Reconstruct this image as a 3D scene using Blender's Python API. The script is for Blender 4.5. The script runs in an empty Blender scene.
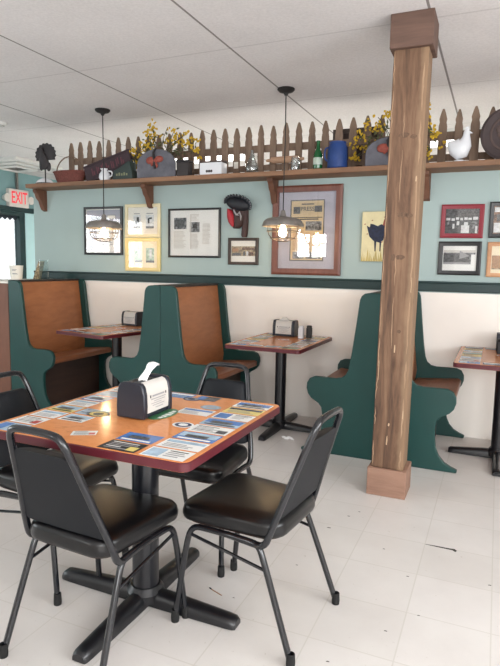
import bpy, bmesh, math, random
from mathutils import Vector, Matrix, Euler
from math import pi, sin, cos, radians
random.seed(7)
C = bpy.context.scene.collection
SC = bpy.context.scene

# ------------------------------------------------------------------ materials
def lin(c):
    return tuple((x/12.92 if x <= .04045 else ((x+.055)/1.055)**2.4) for x in c)
def rgb(r, g, b): return lin((r/255, g/255, b/255)) + (1,)
def new_mat(name):
    m = bpy.data.materials.new(name); m.use_nodes = True
    nt = m.node_tree; b = nt.nodes['Principled BSDF']
    return m, nt, b
def N(nt, t, **kw):
    n = nt.nodes.new(t)
    for k, v in kw.items(): setattr(n, k, v)
    return n
def ramp(nt, fac, stops):
    r = N(nt, 'ShaderNodeValToRGB'); e = r.color_ramp.elements
    while len(e) < len(stops): e.new(.5)
    for i, (p, c) in enumerate(stops): e[i].position = p; e[i].color = c
    nt.links.new(fac, r.inputs[0]); return r.outputs[0]
def coords(nt, scale=(1,1,1), rot=(0,0,0), kind='Object', loc=(0,0,0)):
    t = N(nt, 'ShaderNodeTexCoord'); m = N(nt, 'ShaderNodeMapping')
    m.inputs['Scale'].default_value = scale; m.inputs['Rotation'].default_value = rot; m.inputs['Location'].default_value = loc
    nt.links.new(t.outputs[kind], m.inputs[0]); return m.outputs[0]
def noise(nt, vec, scale, detail=4, rough=.55, dist=0):
    n = N(nt, 'ShaderNodeTexNoise'); n.inputs['Scale'].default_value = scale
    n.inputs['Detail'].default_value = detail; n.inputs['Roughness'].default_value = rough
    n.inputs['Distortion'].default_value = dist
    nt.links.new(vec, n.inputs['Vector']); return n.outputs['Fac']
def bump(nt, b, h, strength=.2, dist=.01):
    n = N(nt, 'ShaderNodeBump'); n.inputs['Strength'].default_value = strength; n.inputs['Distance'].default_value = dist
    nt.links.new(h, n.inputs['Height']); nt.links.new(n.outputs[0], b.inputs['Normal'])
def plain(name, c, rough=.5, metal=0, var=.06, vs=8, spec=.5, coat=0):
    m, nt, b = new_mat(name)
    f = noise(nt, coords(nt), vs, 3)
    lo = tuple(x*(1-var) for x in c[:3])+(1,); hi = tuple(min(1, x*(1+var)) for x in c[:3])+(1,)
    nt.links.new(ramp(nt, f, [(.3, lo), (.7, hi)]), b.inputs['Base Color'])
    b.inputs['Roughness'].default_value = rough; b.inputs['Metallic'].default_value = metal
    b.inputs['Specular IOR Level'].default_value = spec; b.inputs['Coat Weight'].default_value = coat
    return m
def wood(name, c1, c2, axis='Z', scale=6, rough=.5, stretch=.12, coat=0, bmp=.15, c3=None, spec=.5):
    m, nt, b = new_mat(name)
    s = [1, 1, 1]; s['XYZ'.index(axis)] = stretch
    v = coords(nt, tuple(s))
    f = noise(nt, v, scale, 6, .62, 1.2)
    f2 = noise(nt, v, scale*7, 3, .6, .3)
    mx = N(nt, 'ShaderNodeMath', operation='MULTIPLY_ADD'); mx.inputs[1].default_value = .35
    nt.links.new(f2, mx.inputs[0]); nt.links.new(f, mx.inputs[2])
    st = [(.38, c1), (.85, c2)] if c3 is None else [(.42, c1), (.62, c2), (.86, c3)]
    nt.links.new(ramp(nt, mx.outputs[0], st), b.inputs['Base Color'])
    b.inputs['Roughness'].default_value = rough; b.inputs['Coat Weight'].default_value = coat
    b.inputs['Specular IOR Level'].default_value = spec
    if bmp: bump(nt, b, mx.outputs[0], bmp, .004)
    return m
def emit(name, c, s):
    m, nt, b = new_mat(name)
    f = noise(nt, coords(nt), 3)
    nt.links.new(ramp(nt, f, [(.2, tuple(x*.97 for x in c[:3])+(1,)), (.8, c)]), b.inputs['Emission Color'])
    b.inputs['Base Color'].default_value = c; b.inputs['Emission Strength'].default_value = s
    return m
def glass(name, tint=(1,1,1,1), refl=.10, rough=.02):
    m, nt, b = new_mat(name); out = nt.nodes['Material Output']
    nt.nodes.remove(b)
    t = N(nt, 'ShaderNodeBsdfTransparent'); t.inputs[0].default_value = tint
    g = N(nt, 'ShaderNodeBsdfGlossy'); g.inputs['Roughness'].default_value = rough
    fr = N(nt, 'ShaderNodeLayerWeight'); fr.inputs[0].default_value = .35
    ad = N(nt, 'ShaderNodeMath', operation='MULTIPLY_ADD'); ad.inputs[1].default_value = .3; ad.inputs[2].default_value = refl
    nt.links.new(fr.outputs['Fresnel'], ad.inputs[0])
    mx = N(nt, 'ShaderNodeMixShader'); nt.links.new(ad.outputs[0], mx.inputs[0])
    nt.links.new(t.outputs[0], mx.inputs[1]); nt.links.new(g.outputs[0], mx.inputs[2])
    nt.links.new(mx.outputs[0], out.inputs['Surface']); return m

M = {}
# floor: pale vinyl tiles of one foot
def floor_mat():
    m, nt, b = new_mat('vinyl_tile')
    t = N(nt, 'ShaderNodeTexCoord'); s = N(nt, 'ShaderNodeSeparateXYZ'); nt.links.new(t.outputs['Object'], s.inputs[0])
    T = .3048
    def cell(o, off):
        a = N(nt, 'ShaderNodeMath', operation='SUBTRACT'); a.inputs[1].default_value = off; nt.links.new(o, a.inputs[0])
        d = N(nt, 'ShaderNodeMath', operation='DIVIDE'); d.inputs[1].default_value = T; nt.links.new(a.outputs[0], d.inputs[0])
        fr = N(nt, 'ShaderNodeMath', operation='FRACT'); nt.links.new(d.outputs[0], fr.inputs[0])
        ce = N(nt, 'ShaderNodeMath', operation='FLOOR'); nt.links.new(d.outputs[0], ce.inputs[0])
        h = N(nt, 'ShaderNodeMath', operation='SUBTRACT'); h.inputs[1].default_value = .5; nt.links.new(fr.outputs[0], h.inputs[0])
        ab = N(nt, 'ShaderNodeMath', operation='ABSOLUTE'); nt.links.new(h.outputs[0], ab.inputs[0])
        return ab.outputs[0], ce.outputs[0]
    ax, cx = cell(s.outputs[0], -.5505); ay, cy = cell(s.outputs[1], 2.76)
    mxx = N(nt, 'ShaderNodeMath', operation='MAXIMUM'); nt.links.new(ax, mxx.inputs[0]); nt.links.new(ay, mxx.inputs[1])
    seam = ramp(nt, mxx.outputs[0], [(.488, (0,0,0,1)), (.497, (1,1,1,1))])
    cb = N(nt, 'ShaderNodeCombineXYZ'); nt.links.new(cx, cb.inputs[0]); nt.links.new(cy, cb.inputs[1])
    wn = N(nt, 'ShaderNodeTexWhiteNoise'); nt.links.new(cb.outputs[0], wn.inputs['Vector'])
    f = noise(nt, coords(nt), 2.2, 5, .6)
    f2 = noise(nt, coords(nt), 45, 3, .7)
    base = ramp(nt, f, [(.3, rgb(216,211,207)), (.7, rgb(228,224,220))])
    tint = N(nt, 'ShaderNodeMix', data_type='RGBA', blend_type='MULTIPLY'); tint.inputs[0].default_value = 1
    nt.links.new(base, tint.inputs[6]); nt.links.new(ramp(nt, wn.outputs['Value'], [(0, (.95,.95,.94,1)), (1, (1,1,1,1))]), tint.inputs[7])
    sp = N(nt, 'ShaderNodeMix', data_type='RGBA', blend_type='MULTIPLY'); sp.inputs[0].default_value = 1
    nt.links.new(tint.outputs[2], sp.inputs[6]); nt.links.new(ramp(nt, f2, [(.24, (.70,.67,.62,1)), (.33, (1,1,1,1))]), sp.inputs[7])
    mix = N(nt, 'ShaderNodeMix', data_type='RGBA'); mix.inputs[7].default_value = rgb(192,187,176)
    sf = N(nt, 'ShaderNodeMath', operation='MULTIPLY'); sf.inputs[1].default_value = .5; nt.links.new(seam, sf.inputs[0])
    nt.links.new(sf.outputs[0], mix.inputs[0]); nt.links.new(sp.outputs[2], mix.inputs[6])
    nt.links.new(mix.outputs[2], b.inputs['Base Color'])
    b.inputs['Roughness'].default_value = .36; b.inputs['Specular IOR Level'].default_value = .4
    return m
M['floor'] = floor_mat()
def ceil_mat():
    m, nt, b = new_mat('ceiling_panel')
    t = N(nt, 'ShaderNodeTexCoord'); s = N(nt, 'ShaderNodeSeparateXYZ'); nt.links.new(t.outputs['Object'], s.inputs[0])
    def cell(o, off, T, w):
        a = N(nt, 'ShaderNodeMath', operation='SUBTRACT'); a.inputs[1].default_value = off; nt.links.new(o, a.inputs[0])
        d = N(nt, 'ShaderNodeMath', operation='DIVIDE'); d.inputs[1].default_value = T; nt.links.new(a.outputs[0], d.inputs[0])
        fr = N(nt, 'ShaderNodeMath', operation='FRACT'); nt.links.new(d.outputs[0], fr.inputs[0])
        h = N(nt, 'ShaderNodeMath', operation='SUBTRACT'); h.inputs[1].default_value = .5; nt.links.new(fr.outputs[0], h.inputs[0])
        ab = N(nt, 'ShaderNodeMath', operation='ABSOLUTE'); nt.links.new(h.outputs[0], ab.inputs[0])
        g = N(nt, 'ShaderNodeMath', operation='GREATER_THAN'); g.inputs[1].default_value = .5 - w/T; nt.links.new(ab.outputs[0], g.inputs[0])
        return g.outputs[0]
    gx = cell(s.outputs[0], -2.861, 1.2192, .007); gy = cell(s.outputs[1], 3.38, 1.2192, .007)
    h = N(nt, 'ShaderNodeMath', operation='MULTIPLY'); h.inputs[1].default_value = .25; nt.links.new(gy, h.inputs[0])
    g = N(nt, 'ShaderNodeMath', operation='MAXIMUM'); nt.links.new(gx, g.inputs[0]); nt.links.new(h.outputs[0], g.inputs[1])
    f = noise(nt, coords(nt), 60, 4, .7)
    f3 = noise(nt, coords(nt), 1.3, 3, .6)
    base = ramp(nt, f, [(.3, rgb(226,222,222)), (.7, rgb(240,236,236))])
    cl = N(nt, 'ShaderNodeMix', data_type='RGBA', blend_type='MULTIPLY'); cl.inputs[0].default_value = 1
    nt.links.new(base, cl.inputs[6]); nt.links.new(ramp(nt, f3, [(.3, (.9,.9,.9,1)), (.7, (1,1,1,1))]), cl.inputs[7])
    mix = N(nt, 'ShaderNodeMix', data_type='RGBA'); mix.inputs[7].default_value = rgb(138,132,130)
    nt.links.new(g.outputs[0], mix.inputs[0]); nt.links.new(cl.outputs[2], mix.inputs[6])
    nt.links.new(mix.outputs[2], b.inputs['Base Color']); b.inputs['Roughness'].default_value = .8
    bump(nt, b, f, .15, .004)
    return m
M['ceiling'] = ceil_mat()
M['sage'] = plain('sage_paint', rgb(163,181,179), .6, var=.03, vs=2)
M['cream'] = plain('cream_paint', rgb(246,240,232), .5, var=.03, vs=2)
M['white_wall'] = plain('white_paint', rgb(225,225,222), .6, var=.03, vs=2)
M['rail'] = plain('dark_green_paint', rgb(14,46,46), .45, var=.08)
M['green'] = plain('booth_green_paint', rgb(12,60,56), .45, var=.10, vs=3)
M['edge'] = plain('dark_edge', rgb(42,34,30), .6)
M['booth_wood'] = wood('booth_pine', rgb(118,70,40), rgb(168,108,68), 'Y', 3.5, .42, .25, bmp=.05)
M['seat_wood'] = wood('seat_plank', rgb(96,54,33), rgb(142,88,56), 'Y', 6, .4, .1, bmp=.05)
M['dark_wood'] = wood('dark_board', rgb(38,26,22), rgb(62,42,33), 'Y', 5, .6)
def post_mat():
    m, nt, b = new_mat('post_cedar')
    v = coords(nt, (1, 1, .10))
    f = noise(nt, v, 9, 6, .62, 1.4); f2 = noise(nt, v, 70, 3, .6, .2)
    vo = N(nt, 'ShaderNodeTexVoronoi'); vo.inputs['Scale'].default_value = 1.0
    nt.links.new(coords(nt, (7, 7, 2.6), loc=(.3,.1,.25)), vo.inputs['Vector'])
    kn = ramp(nt, vo.outputs['Distance'], [(.06, (.55,.48,.42,1)), (.16, (1,1,1,1))])
    mx = N(nt, 'ShaderNodeMath', operation='MULTIPLY_ADD'); mx.inputs[1].default_value = .3
    nt.links.new(f2, mx.inputs[0]); nt.links.new(f, mx.inputs[2])
    base = ramp(nt, mx.outputs[0], [(.46, rgb(66,46,35)), (.60, rgb(100,73,54)), (.82, rgb(132,102,78))])
    mul = N(nt, 'ShaderNodeMix', data_type='RGBA', blend_type='MULTIPLY'); mul.inputs[0].default_value = 1
    nt.links.new(base, mul.inputs[6]); nt.links.new(kn, mul.inputs[7])
    # pale sapwood stripe near the right corner of the board
    s = N(nt, 'ShaderNodeSeparateXYZ'); tc = N(nt, 'ShaderNodeTexCoord'); nt.links.new(tc.outputs['Object'], s.inputs[0])
    w = N(nt, 'ShaderNodeMath', operation='MULTIPLY_ADD'); w.inputs[1].default_value = .05
    nt.links.new(noise(nt, coords(nt, (0,0,1)), 3.2, 4, .7), w.inputs[0]); nt.links.new(s.outputs[0], w.inputs[2])
    st = ramp(nt, w.outputs[0], [(.068, (0,0,0,1)), (.088, (1,1,1,1))])
    mix = N(nt, 'ShaderNodeMix', data_type='RGBA'); mix.inputs[7].default_value = rgb(154,126,98)
    sf = N(nt, 'ShaderNodeMath', operation='MULTIPLY'); sf.inputs[1].default_value = .55; nt.links.new(st, sf.inputs[0])
    nt.links.new(sf.outputs[0], mix.inputs[0]); nt.links.new(mul.outputs[2], mix.inputs[6])
    nt.links.new(mix.outputs[2], b.inputs['Base Color']); b.inputs['Roughness'].default_value = .7
    bump(nt, b, mx.outputs[0], .3, .006)
    return m
M['post'] = post_mat()
M['post_trim'] = wood('post_trim', rgb(122,90,74), rgb(164,128,108), 'X', 7, .7, .12)
M['cap_wood'] = wood('cap_trim', rgb(74,54,46), rgb(108,82,70), 'X', 7, .7, .12)
M['shelf'] = wood('shelf_pine', rgb(104,74,54), rgb(150,112,84), 'X', 6, .6, .1)
M['bracket'] = wood('bracket_wood', rgb(84,54,40), rgb(120,82,62), 'Z', 8, .6)
M['picket'] = wood('picket_wood', rgb(92,74,62), rgb(136,114,97), 'Z', 10, .8, .12)
M['laminate'] = wood('orange_laminate', rgb(186,104,54), rgb(230,152,92), 'X', 9, .13, .55, spec=.25, c3=rgb(214,134,78), bmp=0)
M['laminate2'] = wood('orange_laminate_matte', rgb(168,98,60), rgb(206,138,90), 'X', 9, .24, .55, spec=.4, c3=rgb(190,120,76), bmp=0)
M['maroon'] = plain('maroon_vinyl_edge', rgb(84,24,34), .4, var=.1)
M['black_metal'] = plain('black_enamel', rgb(17,18,22), .35, var=.15, coat=.2)
M['chair_metal'] = plain('chair_tube_black', rgb(14,16,22), .25, var=.15, coat=.4)
M['vinyl'] = plain('black_vinyl', rgb(13,13,15), .30, var=.12, vs=30)
M['vinyl_back'] = plain('black_vinyl_back', rgb(18,21,26), .55, var=.08, vs=30, spec=.28)
M['rubber'] = plain('rubber', rgb(18,18,18), .8)
M['black_plastic'] = plain('black_plastic', rgb(30,33,44), .35, var=.06)
M['white'] = plain('white_print', rgb(236,236,232), .4, var=.02)
M['paper'] = plain('tissue_paper', rgb(246,246,244), .8, var=.02)
M['adgrey'] = plain('ad_panel', rgb(206,202,196), .3, var=.04)
M['ink'] = plain('black_ink', rgb(34,34,36), .5)
M['greyink'] = plain('grey_ink', rgb(150,150,152), .5)
M['darkgrey'] = plain('dark_grey_print', rgb(84,86,88), .5, var=.35, vs=60)
M['blue'] = plain('blue_print', rgb(86,128,190), .25, var=.2, vs=20)
M['navy'] = plain('navy_print', rgb(32,50,96), .25)
M['skyphoto'] = plain('pale_blue_print', rgb(170,196,216), .25, var=.2, vs=30)
M['gprint'] = plain('green_print', rgb(70,128,88), .3, var=.25, vs=30)
M['yprint'] = plain('yellow_print', rgb(226,206,120), .3, var=.1)
M['rprint'] = plain('red_print', rgb(188,58,46), .3)
M['blackframe'] = plain('black_frame', rgb(26,26,28), .35)
M['brownframe'] = wood('dark_brown_frame', rgb(44,34,30), rgb(70,56,48), 'X', 9, .5)
M['redwood'] = wood('reddish_frame', rgb(84,46,36), rgb(122,74,60), 'Z', 9, .4)
M['redframe'] = plain('red_frame', rgb(134,28,44), .4)
M['tanframe'] = wood('tan_frame', rgb(170,120,84), rgb(204,154,112), 'X', 9, .5)
M['creamframe'] = plain('cream_frame', rgb(222,212,176), .5)
M['yellowframe'] = plain('pale_yellow_frame', rgb(226,208,146), .5)
M['lavmat'] = plain('lavender_grey_mat', rgb(172,170,182), .7)
M['newsprint'] = plain('newsprint', rgb(206,184,146), .7, var=.06, vs=30)
M['sepia'] = plain('sepia_photo', rgb(150,128,100), .5, var=.5, vs=45)
M['greyphoto'] = plain('grey_photo', rgb(96,98,100), .5, var=.55, vs=40)
M['palephoto'] = plain('pale_photo', rgb(214,216,216), .5, var=.2, vs=40)
M['greenphoto'] = plain('green_photo', rgb(150,178,160), .5, var=.4, vs=40)
M['offwhite'] = plain('off_white_mat', rgb(238,234,224), .6, var=.02)
M['creammat'] = plain('cream_mat', rgb(238,226,196), .6, var=.03)
M['brownphoto'] = plain('brown_photo', rgb(112,82,64), .5, var=.4, vs=40)
M['tanphoto'] = plain('tan_photo', rgb(168,128,92), .5, var=.2, vs=40)
M['canvas'] = plain('cream_canvas', rgb(224,214,172), .7, var=.06, vs=20)
M['straw'] = plain('straw_paint', rgb(186,162,80), .7, var=.2)
M['roosterblue'] = plain('rooster_navy', rgb(28,36,62), .6, var=.4, vs=40)
def photo(name, lo, hi, sc):
    m, nt, b = new_mat(name); f = noise(nt, coords(nt), sc, 4, .7)
    nt.links.new(ramp(nt, f, [(.38, lo), (.62, hi)]), b.inputs['Base Color']); b.inputs['Roughness'].default_value = .5; return m
M['greyphoto'] = photo('grey_photo', rgb(36,38,42), rgb(158,160,162), 45)
M['sepia'] = photo('sepia_photo', rgb(96,76,56), rgb(196,176,140), 45)
M['brownphoto'] = photo('brown_photo', rgb(62,44,36), rgb(150,112,88), 40)
M['darkgrey'] = photo('dark_grey_print', rgb(54,56,58), rgb(104,106,108), 70)
M['greenphoto'] = photo('green_photo', rgb(112,146,126), rgb(206,222,204), 50)
M['glass'] = glass('picture_glass', refl=.03)
M['pane'] = glass('door_glass', refl=.05)
M['clear'] = glass('clear_glass', (.86,.88,.88,1), .14, .05)
M['acrylic'] = glass('clear_acrylic', (.9,.96,.96,1), .1, .05)
M['lampmetal'] = plain('galvanised_grey', rgb(138,132,126), .42, .45, var=.25, vs=14)
M['wire'] = plain('wire_grey', rgb(92,84,76), .5, .5)
M['bulb'] = emit('warm_bulb', (1.0, .68, .36, 1), 90)
M['cord'] = plain('black_cord', rgb(30,28,28), .6)
M['troffer'] = emit('fluorescent_diffuser', (1, .98, .95, 1), 5)
M['whitemetal'] = plain('white_metal', rgb(225,225,222), .5)
M['ventdark'] = plain('vent_slot', rgb(128,126,122), .6)
M['exitwhite'] = plain('exit_housing', rgb(232,226,220), .5)
M['exitred'] = emit('exit_red', (.9, .05, .07, 1), .5)
M['turkey'] = plain('dark_iron', rgb(44,40,42), .6, var=.3)
M['terracotta'] = plain('terracotta_wicker', rgb(112,62,54), .8, var=.25, vs=60)
M['hoop'] = plain('hoop_wicker', rgb(112,88,72), .7)
M['plum'] = plain('plum_board', rgb(58,42,48), .7, var=.25)
M['plumink'] = plain('faded_red_paint', rgb(98,52,62), .7)
M['ceramic'] = plain('white_ceramic', rgb(226,228,232), .25, var=.02)
M['greentin'] = plain('dark_green_tin', rgb(38,52,48), .5, var=.2)
M['tinink'] = plain('tin_lettering', rgb(120,122,92), .6)
M['yellow'] = plain('forsythia_yellow', rgb(204,168,44), .7, var=.2, vs=30)
M['twig'] = plain('twig', rgb(84,76,58), .8)
M['leaf'] = plain('dull_leaf', rgb(78,84,52), .7, var=.3, vs=20)
M['slate'] = plain('slate', rgb(98,98,106), .8, var=.22, vs=14)
M['bow'] = plain('rust_red_bow', rgb(150,74,62), .7, var=.2, vs=40)
M['darkbox'] = plain('dark_box', rgb(52,46,46), .6)
M['lidbrown'] = plain('lid_brown', rgb(76,62,56), .6)
M['logwood'] = wood('rolling_pin_wood', rgb(150,114,88), rgb(196,160,132), 'X', 14, .7)
M['greenglass'] = plain('green_bottle_glass', rgb(20,92,48), .12, var=.1, coat=.5)
M['bottlelabel'] = plain('bottle_label', rgb(188,204,190), .5)
M['blueenamel'] = plain('blue_enamel', rgb(30,62,122), .5, var=.12, vs=20)
M['discwood'] = plain('dark_round_wood', rgb(62,50,50), .7, var=.2)
M['discink'] = plain('disc_relief', rgb(84,68,64), .7)
M['feather'] = plain('black_feather', rgb(22,26,34), .55, var=.4, vs=40)
M['combred'] = plain('comb_red', rgb(172,38,52), .55, var=.15)
M['bodybrown'] = plain('carved_brown', rgb(58,36,34), .6, var=.3, vs=30)
M['beak'] = plain('pale_beak', rgb(160,158,160), .6)
M['doorframe'] = plain('dark_teal_frame', rgb(24,56,58), .5)
M['valance'] = plain('dark_valance', rgb(34,44,54), .8)
M['teal'] = plain('teal_wall', rgb(140,178,182), .6, var=.03, vs=2)
M['lit_teal'] = plain('lit_teal_paint', rgb(196,236,240), .5, var=.02)  # teal wall colour with the window light painted in
M['brownpanel'] = wood('brown_panel', rgb(98,62,48), rgb(124,82,64), 'Z', 4, .55, .2)
M['debris'] = plain('dark_debris', rgb(60,56,50), .8)
M['pole'] = plain('dark_pole', rgb(20,21,26), .32, var=.1, coat=.3)

# ------------------------------------------------------------------ mesh builder
class MB:
    def __init__(s): s.v, s.f, s.m = [], [], []
    def add(s, vs, fs, mat=0, X=None):
        o = len(s.v)
        s.v += [tuple(X @ Vector(p)) if X else tuple(p) for p in vs]
        s.f += [tuple(i+o for i in f) for f in fs]; s.m += [mat]*len(fs); return s
    def box(s, x0, x1, y0, y1, z0, z1, mat=0, X=None):
        v = [(x, y, z) for z in (z0, z1) for y in (y0, y1) for x in (x0, x1)]
        return s.add(v, [(0,2,3,1), (4,5,7,6), (0,1,5,4), (2,6,7,3), (0,4,6,2), (1,3,7,5)], mat, X)
    def prism(s, pts, axis, a0, a1, mat=0, X=None):
        n = len(pts)
        def P(p, a): return {'X': (a, p[0], p[1]), 'Y': (p[0], a, p[1]), 'Z': (p[0], p[1], a)}[axis]
        v = [P(p, a0) for p in pts] + [P(p, a1) for p in pts]
        f = [tuple(range(n)), tuple(range(2*n-1, n-1, -1))] + [(i, i+n, (i+1) % n+n, (i+1) % n) for i in range(n)]
        return s.add(v, f, mat, X)
    def loft(s, rings, mat=0, cap=True, closed=True, X=None):
        n = len(rings[0]); v = [p for r in rings for p in r]; f = []
        for k in range(len(rings)-1):
            for i in range(n if closed else n-1):
                j = (i+1) % n; f.append((k*n+i, k*n+j, (k+1)*n+j, (k+1)*n+i))
        if cap: f += [tuple(range(n)), tuple(range((len(rings)-1)*n, len(rings)*n))[::-1]]
        return s.add(v, f, mat, X)
    def tube(s, path, r, n=8, mat=0, cap=True, closed=False, X=None, sx=1.0):
        P = [Vector(p) for p in path]; rings = []; L = len(P)
        rr = r if isinstance(r, (list, tuple)) else [r]*L
        up = None
        for i in range(L):
            if closed: d = P[(i+1) % L]-P[i-1]
            else: d = P[min(i+1, L-1)]-P[max(i-1, 0)]
            d.normalize()
            if up is None:
                up = Vector((0,0,1)) if abs(d.z) < .9 else Vector((0,1,0))
            a = up - d*up.dot(d); a.normalize(); up = a; b = d.cross(a)
            rings.append([tuple(P[i] + a*(rr[i]*cos(2*pi*k/n)) + b*(rr[i]*sx*sin(2*pi*k/n))) for k in range(n)])
        if closed: rings.append(rings[0])
        return s.loft(rings, mat, cap and not closed, True, X)
    def lathe(s, prof, c=(0,0,0), n=24, mat=0, cap=False, X=None):
        rings = [[(c[0]+r*cos(2*pi*k/n), c[1]+r*sin(2*pi*k/n), c[2]+z) for k in range(n)] for r, z in prof]
        return s.loft(rings, mat, cap, True, X)
    def ell(s, c, r, n=12, m=8, mat=0, X=None):
        prof = [(max(1e-4, sin(pi*i/m)), -cos(pi*i/m)) for i in range(m+1)]
        rings = [[(c[0]+r[0]*a*cos(2*pi*k/n), c[1]+r[1]*a*sin(2*pi*k/n), c[2]+r[2]*z) for k in range(n)] for a, z in prof]
        return s.loft(rings, mat, False, True, X)
    def quad(s, pts, mat=0, X=None): return s.add(pts, [tuple(range(len(pts)))], mat, X)
    def build(s, name, mats, parent=None, bevel=0, angle=35, loc=None, sub=0, kind=None):
        if not isinstance(mats, (list, tuple)): mats = [mats]
        me = bpy.data.meshes.new(name); me.from_pydata(s.v, [], s.f)
        for k in mats: me.materials.append(M[k])
        me.polygons.foreach_set('material_index', s.m)
        bm = bmesh.new(); bm.from_mesh(me); bmesh.ops.recalc_face_normals(bm, faces=bm.faces[:]); bm.to_mesh(me); bm.free()
        me.polygons.foreach_set('use_smooth', [True]*len(me.polygons))
        me.set_sharp_from_angle(angle=radians(angle))
        o = bpy.data.objects.new(name, me); C.objects.link(o)
        if parent: o.parent = parent
        if loc: o.location = loc
        if bevel:
            b = o.modifiers.new('bevel', 'BEVEL'); b.width = bevel; b.segments = 2; b.limit_method = 'ANGLE'; b.angle_limit = radians(40)
        if sub:
            b = o.modifiers.new('sub', 'SUBSURF'); b.levels = sub; b.render_levels = sub
        if kind: o['kind'] = kind
        return o
def tag(o, label, cat, group=None, kind=None):
    o['label'] = label; o['category'] = cat
    if group: o['group'] = group
    if kind: o['kind'] = kind
    return o
def thing(name, label, cat, loc=(0,0,0), rz=0, group=None):
    o = bpy.data.objects.new(name, None); C.objects.link(o); o.empty_display_size = .1
    o.location = loc; o.rotation_euler = (0, 0, rz)
    return tag(o, label, cat, group)
def dup(root, loc, rz, label, group=None):
    r = root.copy(); C.objects.link(r); r.location = loc; r.rotation_euler = (0,0,rz); r['label'] = label
    if group: r['group'] = group
    for ch in list(root.children):
        c = ch.copy(); C.objects.link(c); c.parent = r
        for g in list(ch.children):
            d = g.copy(); C.objects.link(d); d.parent = c
    return r
def struct(mb, name, mats, **k):
    o = mb.build(name, mats, **k); o['kind'] = 'structure'; return o
def arc(cx, cy, r, a0, a1, n=6): return [(cx+r*cos(radians(a0+(a1-a0)*i/n)), cy+r*sin(radians(a0+(a1-a0)*i/n))) for i in range(n+1)]
def rrect(w, h, r, n=5, cx=0, cy=0):
    p = []
    for sx, sy, a in ((1,1,0), (-1,1,90), (-1,-1,180), (1,-1,270)):
        p += arc(cx+sx*(w-r), cy+sy*(h-r), r, a, a+90, n)
    return p
def smooth_path(pts, it=2):
    P = [Vector(p) for p in pts]
    for _ in range(it):
        Q = [P[0]]
        for a, b in zip(P[:-1], P[1:]): Q += [a*.75+b*.25, a*.25+b*.75]
        Q.append(P[-1]); P = Q
    return [tuple(p) for p in P]
def text(body, size, mat, parent, loc, rot, name='lettering', ext=.001, sx=1.0):
    cu = bpy.data.curves.new('t', 'FONT'); cu.body = body; cu.size = size; cu.align_x = 'CENTER'; cu.align_y = 'CENTER'; cu.extrude = ext; cu.offset = size*.012
    t = bpy.data.objects.new('t', cu); C.objects.link(t)
    bpy.context.view_layer.update()
    me = bpy.data.meshes.new_from_object(t.evaluated_get(bpy.context.evaluated_depsgraph_get()))
    bpy.data.objects.remove(t); bpy.data.curves.remove(cu)
    me.materials.clear(); me.materials.append(M[mat])
    o = bpy.data.objects.new(name, me); C.objects.link(o)
    if parent: o.parent = parent
    o.location = loc; o.rotation_euler = rot; o.scale = (sx, 1, 1); return o

# ------------------------------------------------------------------ camera (solved from the photo)
F, YAW, PITCH, ROLL, H = 565.1084, .4106, .1192, .0182, 1.3392
fw = Vector((-sin(YAW)*cos(PITCH), cos(YAW)*cos(PITCH), -sin(PITCH)))
rt = Vector((cos(YAW), sin(YAW), 0)); up = rt.cross(fw)
r_ = rt*cos(ROLL)+up*sin(ROLL); u_ = -rt*sin(ROLL)+up*cos(ROLL)
cd = bpy.data.cameras.new('camera'); cam = bpy.data.objects.new('camera', cd); C.objects.link(cam)
R3 = Matrix((r_, u_, -fw)).transposed()
cam.matrix_world = Matrix.Translation((0,0,H)) @ R3.to_4x4()
cd.sensor_fit = 'VERTICAL'; cd.sensor_height = 36; cd.lens = F/666*36; cd.clip_start = .02
SC.camera = cam

# ------------------------------------------------------------------ setting
W = 4.7533; CZ = 2.696; XL = -6.9; XE = -4.64; XR = 2.6; YF = -2.6; YB = 9.2
fl = MB().box(XL-.1, XR+.1, YF-.1, YB+.1, -.08, 0)
# chipped seam and small dark flecks in the tile
fl.prism([(-.245,2.755), (-.18,2.752), (-.118,2.750), (-.104,2.738), (-.098,2.752), (-.11,2.766), (-.13,2.762), (-.2,2.760)], 'Z', .0, .0012, 1)
for x, y, a in ((-.72,2.72,.01), (-.66,2.9,.007), (-.42,2.62,.006), (-.28,2.42,.006), (-.9,1.95,.004), (-.3,2.0,.006), (-.62,2.98,.006), (.05,2.5,.007), (-.75,2.3,.005), (-.45,1.75,.006), (-.2,2.15,.005)):
    fl.prism([(x-a,y-a*.4), (x+a,y-a*.2), (x+a*.8,y+a*.4), (x-a*.5,y+a*.3)], 'Z', 0, .0009, 1)
struct(fl, 'floor', ['floor', 'debris'])
struct(MB().box(XL-.1, XR+.1, YF-.1, YB+.1, CZ, CZ+.08), 'ceiling', 'ceiling')
wb = MB().box(XE, XR, W, W+.12, 1.15, 2.084, 0).box(XE, XR, W, W+.12, 0, 1.15, 1)
struct(wb, 'wall_back', ['sage', 'cream'])
struct(MB().box(XE, XR, W-.022, W, 1.158, 1.236).box(XE, XR, W-.03, W, 1.222, 1.24), 'trim_1', 'rail', bevel=.006)
def holed(mb, axis, c0, c1, a0, a1, z0, z1, holes, mat=0):
    us = sorted({a0, a1, *[h[0] for h in holes], *[h[1] for h in holes]}); zs = sorted({z0, z1, *[h[2] for h in holes], *[h[3] for h in holes]})
    for i in range(len(us)-1):
        for j in range(len(zs)-1):
            um, zm = (us[i]+us[i+1])/2, (zs[j]+zs[j+1])/2
            if any(h[0] < um < h[1] and h[2] < zm < h[3] for h in holes): continue
            if axis == 'X': mb.box(c0, c1, us[i], us[i+1], zs[j], zs[j+1], mat)
            else: mb.box(us[i], us[i+1], c0, c1, zs[j], zs[j+1], mat)
    return mb
LWIN = (-1.2, 1.9, .85, 2.25); DOOR = (5.75, 6.84, 0, 2.09)
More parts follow.
